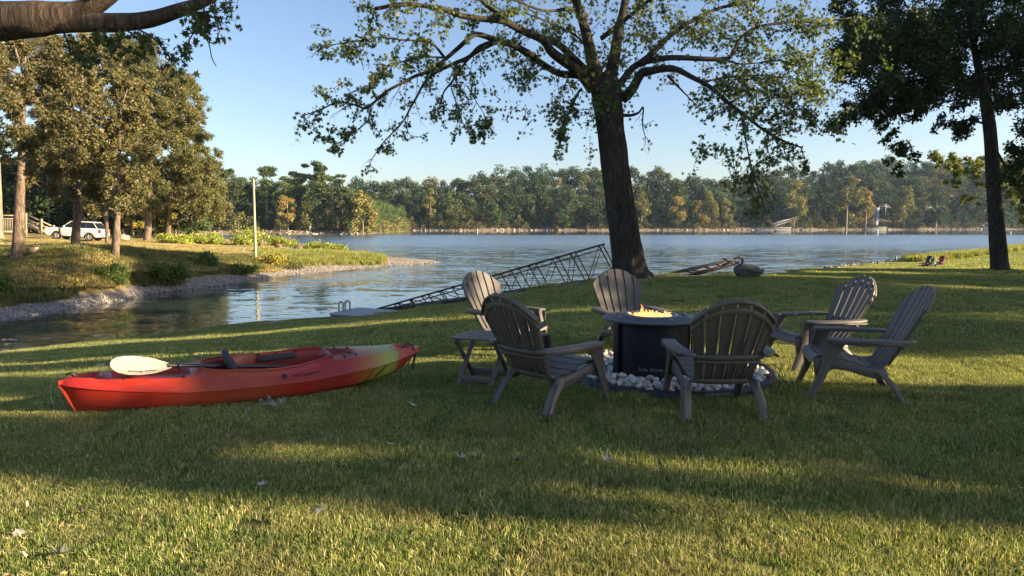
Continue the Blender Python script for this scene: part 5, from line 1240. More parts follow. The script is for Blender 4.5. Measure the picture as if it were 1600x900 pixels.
def deck_z(t, v):
    z = ksh(t)+kcrown(t)*(.86*np.clip((1-np.abs(v))/.30, 0, 1)**.95+.14*(1-v*v))
    c = sup(t, v, *CK, 2.8); z = z + .022*np.exp(-((c-1.06)/.07)**2)           # raised coaming lip
    floor = .055
    z = np.where(c < 1.0, z*sst(c, .90, 1.0)+floor*(1-sst(c, .90, 1.0)), z)
    d = sup(t, v, .728, .058, .52, 2.4)+ .0; dz = .035*(1-sst(d, .8, 1.05)); z = z-dz*(c > 1.03)  # dash tray in front of the cockpit
    w = sup(t, v, .215, .098, .66, 3.2); z = z-.055*(1-sst(w, .86, 1.02))     # stern tank well
    hh = sup(t, v, .062, .032, .55, 2.2); z = z-.022*(1-sst(hh, .75, 1.05))+.012*np.exp(-((hh-1.2)/.2)**2)
    hb = sup(t, v, .945, .03, .6, 2.2); z = z-.018*(1-sst(hb, .75, 1.05))+.01*np.exp(-((hb-1.2)/.2)**2)
    return z
def stem_x(t, zfrac):     # blunt raked stern: the keel ends slightly ahead of the sheer
    return t*KL + (.10*(1-zfrac))*np.clip(1-t*9, 0, 1) - 0.06*(1-zfrac)*np.clip((t-.9)*10, 0, 1)
def hull_pt(t, w, side, off=0.0):
    """w: 0 keel .. 1 sheer"""
    b_ = kb(t); k0 = kk_(t); s0 = ksh(t); wf = [0, .12, .30, .5, .62, .8, 1]
    yf = [0, .30, .70, .90, .945, .975, 1.0]; zf = [0, .0, .07, .32, .5, .76, 1.0]
    y = np.interp(w, wf, yf)*b_; z = k0+np.interp(w, wf, zf)*(s0-k0)
    thin = np.clip(1-np.minimum(t*7, (1-t)*6), 0, 1); z = z*(1-thin*.0)
    return np.array([stem_x(t, np.interp(w, wf, zf)), side*(y+off), z])
M_hull, nt, b = newmat('marbled_red_plastic'); tc = nt.nodes.new('ShaderNodeTexCoord').outputs['Object']
sx = nd(nt, 'ShaderNodeSeparateXYZ'); nt.links.new(tc, sx.inputs[0]); nz = noise_tex(nt, mapping(nt, tc, (1.5, 2, 2)), 1.4, 4, .6, .8)
u = mth(nt, 'DIVIDE', sx.outputs[0], KL); u = mth(nt, 'ADD', u, mth(nt, 'MULTIPLY', mth(nt, 'SUBTRACT', nz.outputs[0], .5), .10)); u = mth(nt, 'ADD', u, mth(nt, 'MULTIPLY', mth(nt, 'SUBTRACT', sx.outputs[2], .2), -.12))
r_ = ramp(nt, [(0, (.43, .018, .009)), (.17, (.43, .022, .010)), (.27, (.35, .026, .012)), (.36, (.33, .052, .018)), (.50, (.32, .048, .017)), (.60, (.32, .020, .012)), (.73, (.30, .016, .012)), (.78, (.40, .085, .02)), (.82, (.42, .22, .04)), (.855, (.36, .35, .06)), (.880, (.30, .36, .06)), (.900, (.46, .06, .03)), (1, (.46, .04, .02))])
nt.links.new(u, r_.inputs[0]); n5 = noise_tex(nt, mapping(nt, tc, (3, 30, 30)), 3, 5, .6); r6 = ramp(nt, [(.35, (.86, .86, .86)), (.7, (1.08, 1.08, 1.08))]); nt.links.new(n5.outputs[0], r6.inputs[0])
nt.links.new(mixc(nt, 1, r_.outputs[0], r6.outputs[0], 'MULTIPLY'), b.inputs['Base Color']); b.inputs['Specular IOR Level'].default_value = .5
base_ = b.inputs['Base Color'].links[0].from_socket
sc1 = noise_tex(nt, mapping(nt, tc, (2.2, 60, 60), (0, .05, .03)), 2.0, 6, .75, .4); sr1 = ramp(nt, [(.60, (0, 0, 0)), (.68, (.55, .55, .55))]); nt.links.new(sc1.outputs[0], sr1.inputs[0])
sc2 = noise_tex(nt, tc, 3.5, 7, .7); low_ = nd(nt, 'ShaderNodeMapRange'); low_.inputs[1].default_value = .14; low_.inputs[2].default_value = .0; nt.links.new(sx.outputs[2], low_.inputs[0])
gr1 = ramp(nt, [(.45, (0, 0, 0)), (.75, (.8, .8, .8))]); nt.links.new(mth(nt, 'ADD', sc2.outputs[0], mth(nt, 'MULTIPLY', low_.outputs[0], .16)), gr1.inputs[0])
cs_ = mixc(nt, sr1.outputs[0], base_, (.34, .16, .11)); cs_ = mixc(nt, mth(nt, 'MULTIPLY', gr1.outputs[0], .45), cs_, (.12, .075, .045)); nt.links.new(cs_, b.inputs['Base Color'])
n7 = noise_tex(nt, tc, 60, 3); bump(nt, n7.outputs[0], .08, .002, b); mrr = nd(nt, 'ShaderNodeMapRange'); mrr.inputs[3].default_value = .22; mrr.inputs[4].default_value = .48; nt.links.new(n5.outputs[0], mrr.inputs[0]); nt.links.new(mrr.outputs[0], b.inputs['Roughness'])
kz = lz(-2.2, 5.85); g0 = lz(*K0); g1 = lz(K1[0]-.3, K1[1]-.2)
kay = thing('kayak', 'red and orange sit-in kayak with a lime green bow lying on the grass', 'kayak', (K0[0], K0[1], g0+.012), ka)
kay.rotation_euler = (R(4.0), -math.atan2(g1-g0, KL*.9), ka)
nt_ = 110; ts = np.concatenate([np.linspace(0, .06, 10), np.linspace(.07, .93, nt_-20), np.linspace(.94, 1, 10)]); ws = np.array([0, .06, .12, .2, .3, .4, .5, .56, .62, .7, .8, .9, 1.0])
m = MB(); G = [[hull_pt(t_, w_, -1) for w_ in ws[::-1]]+[hull_pt(t_, w_, 1) for w_ in ws[1:]] for t_ in ts]; m.grid(np.array(G))
m.add(np.array(G[0]), [tuple(range(len(G[0])))]); m.add(np.array(G[-1]), [tuple(range(len(G[-1])))[::-1]]); m.build('hull', M_hull, kay, smooth=True, auto=.35)
td = np.concatenate([np.linspace(0, 1, 330)]); vd = np.sort(np.concatenate([np.linspace(-1, 1, 81)])); m = MB()
TT, VV = np.meshgrid(td, vd, indexing='ij'); ZZ = deck_z(TT, VV); Gd = np.stack([TT*KL, VV*kb(TT), ZZ], -1); m.grid(Gd[:, ::-1][:, ::-1]); 
m.build('deck', M_hull, kay, smooth=True, auto=.9)
# seam bead at the sheer line
m = MB()
for s in (-1, 1): m.tube([hull_pt(t_, 1.0, s, .002) for t_ in np.linspace(.005, .995, 60)], .0055, 6)
m.build('seam', M_hull, kay, smooth=True)
BLKF = simple('dark_grey_fabric', (.035, .04, .055), .85, scale=40, bmp=.4, bscale=300); BLKP = simple('black_rubber', (.012, .012, .013), .5, scale=10)
CORD = simple('black_cord', (.01, .01, .01), .7)
# coaming bead
m = MB(); pts = []
for a in np.linspace(0, 2*PI, 81)[:-1]:
    c, s = math.cos(a), math.sin(a); pw = lambda q: math.copysign(abs(q)**(2/2.8), q); tt = CK[0]+CK[1]*1.05*pw(c); vv = CK[2]*1.05*pw(s); pts.append((tt*KL, vv*kb(tt), float(deck_z(np.array(tt), np.array(vv)))+.002))
pts.append(pts[0]); pts.append(pts[1]); m.tube(pts, .011, 8, cap=False); m.build('coaming', M_hull, kay, smooth=True)
# seat back, seat pan, thigh pads, foot rails
def kp(t_, v_, dz=0.0): return np.array([t_*KL, v_*float(kb(t_)), float(deck_z(np.array(t_), np.array(v_)))+dz])
G = [[(.42*KL+.0-.085*s, .225*c*(1-.25*s*s), .10+.30*s-.02*c*c*s) for c in np.linspace(-1, 1, 9)] for s in np.linspace(0, 1, 9)]
G = [[(x+.03*abs(y/.19)**2+.05, y, z+(.0 if s < 8 else -.03*abs(y/.19)**2)) for (x, y, z) in row] for s, row in enumerate(G)]
slab(G, .045, (-1, 0, -.2)).build('seat_back', BLKF, kay, smooth=True, bevel=.014, seg=3, auto=1.2)
m = MB(); m.box((.47*KL, 0, .085), (.36, .34, .05)); m.build('seat_pan', BLKF, kay, smooth=True, bevel=.02)
for s in (-1, 1):
    G = [[((.505+.115*u)*KL, s*((.70-.03*u)*.97*float(kb(.505+.115*u))-.012-.012*w_),   .262-.05*w_+.02*u) for u in np.linspace(0, 1, 7)] for w_ in np.linspace(0, 1, 3)]
    slab(G, .018, (0, -s, 0)).build('thigh_pad', BLKP, kay, bevel=.006, smooth=True, auto=.7)
    m = MB()
    for q in (.02, .5, .98): m.tube([((.505+.115*q)*KL, s*(.64*float(kb(.55))-.0), .272+.01*q), ((.505+.115*q)*KL, s*(.64*float(kb(.55))), .29+.01*q)], .008, 8)
    m.build('pad_screw', BLKP, kay)
# bungee cords
def cord(pairs, name='bungee_cord', r_=.0035):
    m = MB()
    for (t0, v0), (t1, v1) in pairs:
        a_, b_ = kp(t0, v0, .006), kp(t1, v1, .006); mid = (a_+b_)/2; mid[2] = max(a_[2], b_[2])-.0; m.tube([a_, mid, b_], r_, 6)
        m.tube([a_-[0, 0, .004], a_+[0, 0, .008]], .009, 8); m.tube([b_-[0, 0, .004], b_+[0, 0, .008]], .009, 8)
    m.build(name, CORD, kay)
cord([((.15, -.70), (.29, .70)), ((.29, -.70), (.15, .70))])
cord([((.695, -.5), (.775, .42)), ((.775, -.42), (.695, .5)), ((.735, -.52), (.735, .52))])
# carry handles and their straps
m = MB(); a_ = kp(.02, .1, .03); m.tube([kp(.045, .0, .0), kp(.03, .05, .03), kp(.018, .05, .035), a_], .006, 6); m.tube([kp(.042, .02, .02), kp(.030, .02, .034), kp(.018, .02, .03)], .016, 8, squash=.6); m.build('stern_handle', BLKP, kay, smooth=True)
m = MB(); s0 = kp(.02, -.0, .02); m.tube(catmull([s0, s0+[-.05, -.03, .015], s0+[-.10, -.06, -.04], s0+[-.11, -.07, -.12], s0+[-.10, -.08, -.19]], 5), .005, 6); m.tube([s0+[-.10, -.08, -.17], s0+[-.10, -.08, -.215]], .009, 6); m.build('stern_strap', CORD, kay, smooth=True)
m = MB(); b0 = kp(.965, 0, .012); m.tube(catmull([b0+[-.05, .02, 0], b0+[-.02, 0, .035], b0+[.02, -.05, .03], b0+[.02, -.075, -.01]], 5), .011, 8, squash=.6); m.build('bow_handle', BLKP, kay, smooth=True)
m = MB(); m.tube(catmull([b0+[.02, -.07, 0], b0+[.035, -.085, -.06], b0+[.02, -.09, -.14], b0+[.01, -.10, -.20]], 5), .010, 6, squash=.35); m.tube(catmull([b0+[.02, -.07, 0], b0+[.0, -.085, -.07], b0+[-.04, -.09, -.15]], 5), .006, 6, squash=.4); m.build('bow_strap', CORD, kay, smooth=True)
# printed marks on the near side
PRT = simple('black_print', (.015, .013, .014), .5); SW = simple('dark_olive_print', (.07, .075, .012), .45)
def onside(t0, w0, slant=0.0, off=.0025):
    def f(u_, v_, w_):
        t_ = t0+u_/KL; h_ = float(ksh(t_)-kk_(t_)); wf = [0, .12, .30, .5, .62, .8, 1]; zf = [0, .0, .07, .32, .5, .76, 1.0]
        zfr = w0+v_/h_+slant*u_; return tuple(hull_pt(t_, np.interp(zfr, zf, wf), -1, off+w_))
    return f
def ondeck(t0, v0):
    def f(u_, v_, w_):
        t_ = t0+u_/KL; vv = v0+v_/.46; return (t_*KL, vv*float(kb(t_)), float(deck_z(np.array(t_), np.array(vv)))+.003+w_)
    return f
me = text_mesh('perception', .050, PRT, .0002, 1.05, 0, .0006); wrap(me, ondeck(.608, -.865)); obj('lettering', me, kay)
m = MB(); m.lathe([(.016, -.0002), (.0245, .0002)], k=20); m.box((0, 0, 0), (.034, .009, .0006), rot=('Z', .8)); m.box((0, 0, .0004), (.034, .009, .0006), rot=('Z', -.8)); me = m.mesh('badge', PRT, recalc=False); wrap(me, ondeck(.545, -.865)); obj('badge', me, kay)
def swoosh(pts, w_):
    m = MB(); c_ = catmull([(p_[0], p_[1], 0) for p_ in pts], 8); n = len(c_); T_ = np.gradient(c_, axis=0); T_ /= np.linalg.norm(T_, axis=1)[:, None]; N_ = np.stack([-T_[:, 1], T_[:, 0], T_[:, 2]*0], -1); ww = np.sin(np.linspace(.12, PI*.9, n))[:, None]*w_
    m.grid(np.stack([c_-N_*ww, c_+N_*ww], 1)); return m.mesh('swoosh', SW, recalc=False)
for pts, w_ in [([(-.20, -.13), (-.10, -.085), (0, -.02), (.06, .06)], .009), ([(-.14, -.13), (0, -.075), (.12, 0), (.22, .075)], .013), ([(-.40, -.12), (-.34, -.08), (-.28, -.02)], .006)]:
    me = swoosh(pts, w_); wrap(me, onside(.80, .62)); obj('swoosh', me, kay)
# ---- paddle lying on the stern well
WHT = simple('cream_white_plastic', (.33, .305, .25), .48, var=.05, scale=3, spec=.5); PRT2 = simple('navy_print', (.02, .02, .04), .5)
pa = P(172, 570, 5.12); pb = P(268, 571, 5.40); 
pl = thing('paddle', 'kayak paddle with a cream white blade resting across the stern of the kayak', 'paddle', pa)
dx_ = pb-pa; Lb = float(np.linalg.norm(dx_)); ax = dx_/Lb; q_ = Vector(ax.tolist())
yv = np.cross(np.array([0, 0, 1.0]), ax); yv /= np.linalg.norm(yv); zv = np.cross(ax, yv)
tilt = R(38); y2 = yv*math.cos(tilt)+zv*math.sin(tilt); z2 = np.cross(ax, y2)     # blade rolled so its face looks at the camera
Mx = Matrix((( ax[0], y2[0], z2[0], pa[0]), (ax[1], y2[1], z2[1], pa[1]), (ax[2], y2[2], z2[2], pa[2]), (0, 0, 0, 1))); pl.matrix_world = Mx
pl.location = Mx.to_translation(); pl.rotation_euler = Mx.to_euler()
bw = lambda s: .098*np.interp(s, [0, .03, .1, .25, .45, .7, .9, 1], [.18, .5, .78, .98, 1.0, .80, .42, .2])
def blade_pt(s, c, off=0): return (s*Lb, c*bw(s)+.0, -.03*(1-c*c)*math.sin(PI*min(1, s*1.0))+.012*np.exp(-(c/.12)**2)*np.interp(s, [0, .3, 1], [0, .6, 1.6])+off)
G = [[blade_pt(s, c) for c in np.linspace(-1, 1, 25)] for s in np.linspace(0, 1, 30)]
slab(G, .008, (0, 0, -1)).build('blade', WHT, pl, smooth=True, bevel=.0025, seg=2, auto=.9)
ca_ = simple('dark_carbon_shaft', (.018, .018, .022), .35, scale=30)
m = MB(); m.tube([(Lb-.03, 0, .0), (Lb+1.02, 0, .0)], .0148, 16); m.build('shaft', ca_, pl, smooth=True, auto=.8)
m = MB(); m.tube([(Lb-.02, 0, 0), (Lb+.02, 0, 0)], .02, 16); m.tube([(Lb+.045, 0, 0), (Lb+.05, 0, 0), (Lb+.058, 0, 0), (Lb+.062, 0, 0)], [.016, .032, .032, .016], 20); m.build('drip_ring', BLKP, pl, smooth=True, auto=.6)
me = text_mesh('Aqua Bound', .040, PRT2, .0002, 1.0, .35, .0007); wrap(me, lambda u_, v_, w_: tuple(np.array(blade_pt(.52-u_/Lb, (-.050-v_)/bw(.5)))+np.array([0, 0, .0015+w_]))); obj('lettering', me, pl)

# ============================================================ SHORE THINGS
RUST = simple('rusty_dark_steel', (.035, .022, .018), .75, var=.4, scale=12, bmp=.3); GALV = simple('weathered_grey_decking', (.33, .34, .34), .7, scale=9, bmp=.2)
CHR = simple('galvanised_tube', (.35, .37, .4), .35, metal=.8)
# ---- long truss gangway raised above the bank
gA = P(560, 491, 22.2); gB = P(938, 383, 20.6); gC = P(945, 441, 20.6); gE = P(965, 436, 20.4)
t = thing('gangway', 'long rusty steel truss gangway sloping down from the bank to the floating dock', 'gangway', gC)
off2 = np.array([.25, 1.05, .0])
def L_(p): return np.array(p)-gC
def lerp(a, b_, f): return np.array(a)*(1-f)+np.array(b_)*f
tops = [597, 626, 645, 675, 697, 740, 777, 806, 833, 868, 895, 936]
for side, o_ in ((0, np.zeros(3)), (1, off2)):
    m = MB(); m.bar(L_(gA+o_), L_(gB+(gB-gA)*.004+o_), .05, .055); m.build('top_rail', RUST, t)
    if side == 0: m = MB(); m.bar(L_(gA+o_+[0, 0, -.12]), L_(lerp(gA, gB, 1)+o_+[0, 0, -.14]), .03, .035); m.build('mid_rail', RUST, t)
    m = MB(); m.bar(L_(gA+o_-[0, 0, .03]), L_(gE+o_), .08, .11); m.build('bottom_chord', RUST, t)
    prev = None; H_ = []
    for px in tops:
        f = (px-560)/(938-560); tp_ = lerp(gA, gB, f)+o_; bt = lerp(gA, gE, min(1, f*.962+.028*f+.012))+o_; m = MB(); m.bar(L_(tp_), L_(bt), .035, .035, up=(0, 1, 0)); m.build('upright', RUST, t); H_.append((tp_, bt))
    for i in range(len(H_)-1):
        a_, b_ = (H_[i][1], H_[i+1][0]) if i >= 5 else (H_[i][0], H_[i+1][1])
        m = MB(); m.bar(L_(a_), L_(b_), .02, .02, up=(0, 1, 0)); m.build('diagonal', RUST, t)
G = [[L_(lerp(gA, gE, f)+off2*g+[0, 0, .03]) for f in np.linspace(0, 1, 20)] for g in (.03, .97)]
slab(G, .03, (0, 0, -1)).build('deck_boards', RUST, t)
# ---- second ramp section lying on the bank right of the maple
r0 = P(1012, 437.5, 21.8); r1 = P(1138, 408, 20.9); r2 = P(1040, 440, 21.8); r3 = P(1150, 413, 20.9); rr_ = r2.copy()
t = thing('ramp_frame', 'rusty lattice ramp section rising out of the bank between the maple and the swan', 'ramp', r2)
for o_ in (np.zeros(3), np.array([.15, .7, -.0])):
    m = MB(); m.bar(r0+o_-rr_, r1+o_-rr_, .04, .045); m.build('top_rail', RUST, t); m = MB(); m.bar(r2+o_-rr_-[.3, 0, .12], r3+o_-rr_, .05, .06); m.build('bottom_rail', RUST, t)
    for f in (.12, .30, .47, .55, .70, .84):
        m = MB(); m.bar(lerp(r0, r1, f)+o_-rr_, lerp(r2, r3, f)+o_-rr_, .03, .03, up=(0, 1, 0)); m.build('strut', RUST, t)
m = MB(); e_ = r3+np.array([.08, .3, .07]); m.bar(r1-rr_, e_-rr_, .05, .05); m.bar(r3-rr_, e_-rr_, .05, .05); m.bar(P(1130, 404, 20.9)-rr_, P(1152, 415, 20.9)-rr_, .04, .04, up=(0, 1, 0)); m.bar(P(1128, 415, 20.9)-rr_, P(1150, 406, 20.9)-rr_, .05, .05, up=(0, 1, 0)); m.build('end_bracket', RUST, t)
m = MB(); m.tube([P(1150, 412, 20.6)-rr_, P(1154, 408, 20.6)-rr_, P(1154, 422, 20.6)-rr_], .03, 6); m.build('hook', RUST, t)
# ---- floating dock with swim ladder
def dock(name, lab, corners, z0, z1, mat, cat='dock', **kw):
    cs = [PZ(px, py, z1) for px, py in corners]; b_ = cs[0]*1; b_[2] = 0; t = thing(name, lab, cat, b_); m = MB()
    m.prism([(c[0]-b_[0], c[1]-b_[1]) for c in cs], 'z', z1-.05, z1); m.build('deck', mat, t, bevel=.01); m = MB(); cen = np.mean([c[:2] for c in cs], 0)
    m.prism([((c[0]-cen[0])*.97+cen[0]-b_[0], (c[1]-cen[1])*.97+cen[1]-b_[1]) for c in cs], 'z', z0, z1-.052); m.build('float', simple(name+'_float', (.10, .11, .12), .6), t); return t, b_, cs
t, b_, cs = dock('floating_dock', 'low grey floating dock with a hooped swim ladder beyond the lawn', [(514, 489), (560, 480), (640, 486), (604, 497)], -.25, .38, GALV)
for px in (533, 542.5):
    pass
def hoop(px0, px1, d, mat, par, b_, yb=487, yt=471):
    pts = [P(px0, yb, d), P(px0, yb-6, d), P(px0, yt+2, d), P((px0+px1)/2-1.3, yt, d), P((px0+px1)/2+1.3, yt, d), P(px1, yt+2, d), P(px1, yb-6, d), P(px1, yb, d)]
    m = MB(); m.tube(catmull([p_-b_ for p_ in pts], 4), .024, 8); m.build('ladder_rail', mat, par, smooth=True)
dd = float(PZ(535, 487, .36)[1]); hoop(529.5, 536, dd, CHR, t, b_, 488.5, 472); hoop(539.5, 546.5, dd, CHR, t, b_, 487.5, 470)
dock('floating_dock', 'edge of a grey dock just showing above the lawn, left of the ladder dock', [(400, 505), (440, 501), (480, 503), (440, 510)], -.25, .22, GALV)

# ---- swan statue
SWN = simple('weathered_concrete', (.095, .105, .09), .95, var=.7, scale=16, bmp=1.0, bscale=40, bdist=.02)
sw = LG(1170, 434); S = .97
t = thing('swan_statue', 'weathered grey swan statue sitting on the crest of the lawn by the water', 'statue', sw); mirror = -1
def sw_p(px, py, dy=0): q = P(px, py, sw[1]+dy); return q-sw
m = MB(); m.tube(catmull([sw_p(1149, 428), sw_p(1154, 425), sw_p(1163, 424), sw_p(1174, 424.5), sw_p(1184, 426), sw_p(1189, 427)], 5), np.interp(np.linspace(0, 1, 26), [0, .12, .4, .75, 1], [.06, .15, .19, .16, .05]), 22, squash=1.2, jit=lambda u, a: 1+.07*np.sin(5*a+u*14)+.05*np.sin(9*a-u*31)); m.build('body', SWN, t, smooth=True)
for dy in (-.12, .12):
    m = MB(); m.tube(catmull([sw_p(1158, 421, dy), sw_p(1166, 420.5, dy), sw_p(1177, 422, dy*1.1), sw_p(1188, 424, dy), sw_p(1193, 420, dy*.5)], 5), np.interp(np.linspace(0, 1, 21), [0, .3, .7, .9, 1], [.05, .12, .10, .05, .02]), 10, squash=.7, jit=lambda u, a: 1+.08*np.sin(3*a+u*30)); m.build('wing', SWN, t, smooth=True)
m = MB(); m.tube(catmull([sw_p(1182, 428), sw_p(1189, 427), sw_p(1195, 420.5)], 5), [.09, .09, .085, .08, .075, .07, .06, .05, .035, .02, .01][:11], 10, squash=.6); m.build('tail', SWN, t, smooth=True)
m = MB(); m.tube(catmull([sw_p(1152, 425), sw_p(1156, 418), sw_p(1160, 412), sw_p(1161, 406), sw_p(1158, 402.8), sw_p(1154, 402.5)], 5), np.interp(np.linspace(0, 1, 26), [0, .3, .8, .92, 1], [.10, .065, .04, .05, .045]), 12); m.build('neck', SWN, t, smooth=True)
m = MB(); m.tube([sw_p(1155.5, 402.3), sw_p(1151, 402.8), sw_p(1145, 404.6)], [.045, .032, .008], 10); m.build('beak', SWN, t, smooth=True)

# ---- garden furniture far right on the lawn
DKM = simple('dark_green_metal', (.012, .02, .018), .45); BLU = simple('navy_sling', (.012, .02, .045), .7); REDF = simple('dark_red_sling', (.22, .03, .022), .7)
fd = float(LG(1457, 420)[1]); fu = fd/F
def FP_(px, py, dy=0): return P(px, py, fd+dy)
def sling_chair(lab, px0, px1, pyb, pys, pyt, mat, dy, lean):
    """chair seen side on, facing left: px0 front, px1 back"""
    b_ = FP_((px0+px1)/2, pyb, dy); b_[2] = lz(b_[0], b_[1]); t = thing('garden_chair', lab, 'chair', b_); w = .14
    for s in (-w, w):
        for (xa, xb) in ((px0, px0+1), (px1-5, px1-4)):
            m = MB(); a_ = FP_(xb, pys, dy)-b_+[0, s, 0]; c_ = FP_(xa, pyb, dy)-b_+[0, s, 0]; c_[2] = -.02; m.tube([a_, c_], .016, 6); m.build('leg', DKM, t)
        m = MB(); m.tube([FP_(px0, pys-3, dy)-b_+[0, s, 0], FP_(px1-4, pys-3.5, dy)-b_+[0, s, 0]], .016, 6); m.build('armrest', DKM, t)
    G = [[FP_(px0+(px1-6-px0)*u, pys+.6*u, dy)-b_+[0, s, 0] for u in np.linspace(0, 1, 5)] for s in (-w, w)]; slab(G, .03, (0, 0, -1)).build('seat', mat, t)
    G = [[FP_(px1-6.5+lean*u+1.2*u*u, pys-(pys-pyt)*u, dy)-b_+[0, s, 0] for u in np.linspace(0, 1, 7)] for s in (-w, w)]; slab(G, .10, (1, 0, 0)).build('backrest', mat, t, bevel=.02); return t
sling_chair('navy blue garden chair on the far right lawn, left of the small bench', 1438, 1454, 422, 414.5, 399.5, BLU, 0, 3.2)
sling_chair('dark red garden chair on the far right lawn, right of the small bench', 1462, 1474.5, 420, 413.5, 399.5, REDF, 1.6, 3.6)
b_ = FP_(1457, 421, -.5); b_[2] = lz(b_[0], b_[1]); t = thing('garden_bench', 'small dark metal bench between the navy and the red garden chairs', 'bench', b_)
for a_, c_ in (((1451.5, 413), (1450.5, 423)), ((1462, 413), (1461.5, 422))):
    for s in (0, .45): m = MB(); q = FP_(*c_, -.5)-b_+[0, s, 0]; q[2] = -.02; m.tube([FP_(*a_, -.5)-b_+[0, s, 0], q], .022, 6); m.build('leg', DKM, t)
G = [[FP_(1450+u*13, 414, -.5)-b_+[0, s, 0] for u in np.linspace(0, 1, 3)] for s in (0, .45)]; slab(G, .04, (0, 0, -1)).build('seat', DKM, t)
for k_ in range(4): m = MB(); m.bar(FP_(1452+k_*.5, 411.8-k_*2.1, -.5)-b_, FP_(1463+k_*.8, 411.8-k_*2.1, -.5)-b_, .03, .045); m.build('back_slat', DKM, t)
for px in (1451.3, 1463.4): m = MB(); m.bar(FP_(px, 414, -.5)-b_, FP_(px+1.8, 404.5, -.5)-b_, .035, .04, up=(0, 1, 0)); m.build('back_post', DKM, t)

# ---- white suv under the left trees
PAINT = simple('white_car_paint', (.74, .73, .70), .22, var=.03, scale=1, coat=.6); GLS = simple('dark_window_glass', (.012, .014, .016), .06, spec=.7); TYR = simple('black_tyre', (.015, .015, .015), .8); RIM = simple('silver_wheel', (.45, .44, .42), .35, metal=.7); TRM = simple('grey_black_trim', (.03, .03, .032), .55); LMP = simple('grey_red_lamp', (.18, .07, .06), .2); CLR = simple('clear_lamp', (.55, .56, .55), .15)
sF = BG(77, 373); sR = BG(134, 378.5); dv = (sR-sF)[:2]; dv /= np.linalg.norm(dv)
cr = (sF+sR)/2; scl = 1.0
fdir = -dv; ang = math.atan2(fdir[1], fdir[0])      # car's +X forward
fdir = np.array([-.99, -.10]); fdir /= np.linalg.norm(fdir); ang = math.atan2(fdir[1], fdir[0]); nrm = np.array([fdir[1], -fdir[0]])
cen = np.array([*(np.array([cr[0], cr[1]])+np.array([.3, .9])), 0]); cen[2] = (sF[2]+sR[2])/2
CAR = thing('suv', 'white luxury suv parked under the trees behind the bank, nose to the left', 'car', cen, ang)
tilt_ = math.atan2(bz(cen[0]+fdir[0]*1.4, cen[1]+fdir[1]*1.4)-bz(cen[0]-fdir[0]*1.4, cen[1]-fdir[1]*1.4), 2.8); CAR.rotation_euler = (0, -tilt_, ang); CAR.scale = (.87, .87, .87)
def arch(cx, r_, n=9): return [(cx+r_*math.cos(a), .36+r_*math.sin(a)) for a in np.linspace(PI-.2, .2, n)]
low = [(-2.42, .42), (-2.05, .34)] + [(-x, z) for x, z in []] + arch(-1.42, .46) + [(-.9, .34), (.85, .34)] + arch(1.48, .46) + [(2.15, .36), (2.42, .45), (2.47, .62), (2.46, .88), (2.38, 1.05), (2.15, 1.12), (1.1, 1.19), (.95, 1.2), (-2.2, 1.22), (-2.40, 1.15), (-2.46, .9), (-2.5, .62)]
m = MB(); m.prism(low, 'y', -.97, .97); V_ = m.V[0]; V_[:, 1] *= np.where(V_[:, 2] > 1.0, .955, 1.0); m.build('body', PAINT, CAR, smooth=True, bevel=.05, seg=2, auto=.8)
gh = [(1.0, 1.2), (.25, 1.74), (-1.75, 1.78), (-2.28, 1.2)]
m = MB(); n = len(gh); V_ = np.array([(x, s*(.9 if z < 1.3 else .72), z) for s in (-1, 1) for x, z in gh]); m.add(V_, [(0, 1, 2, 3)[::-1], (4, 5, 6, 7), (0, 4, 5, 1), (1, 5, 6, 2), (2, 6, 7, 3), (3, 7, 4, 0)]); m.build('glasshouse', GLS, CAR, bevel=.03, smooth=True, auto=.6)
m = MB(); m.prism([(.33, -.73), (.40, 0), (.33, .73), (-1.78, .74), (-1.86, 0), (-1.78, -.74)], 'z', 1.745, 1.825); m.build('roof', PAINT, CAR, smooth=True, bevel=.03, auto=.8)
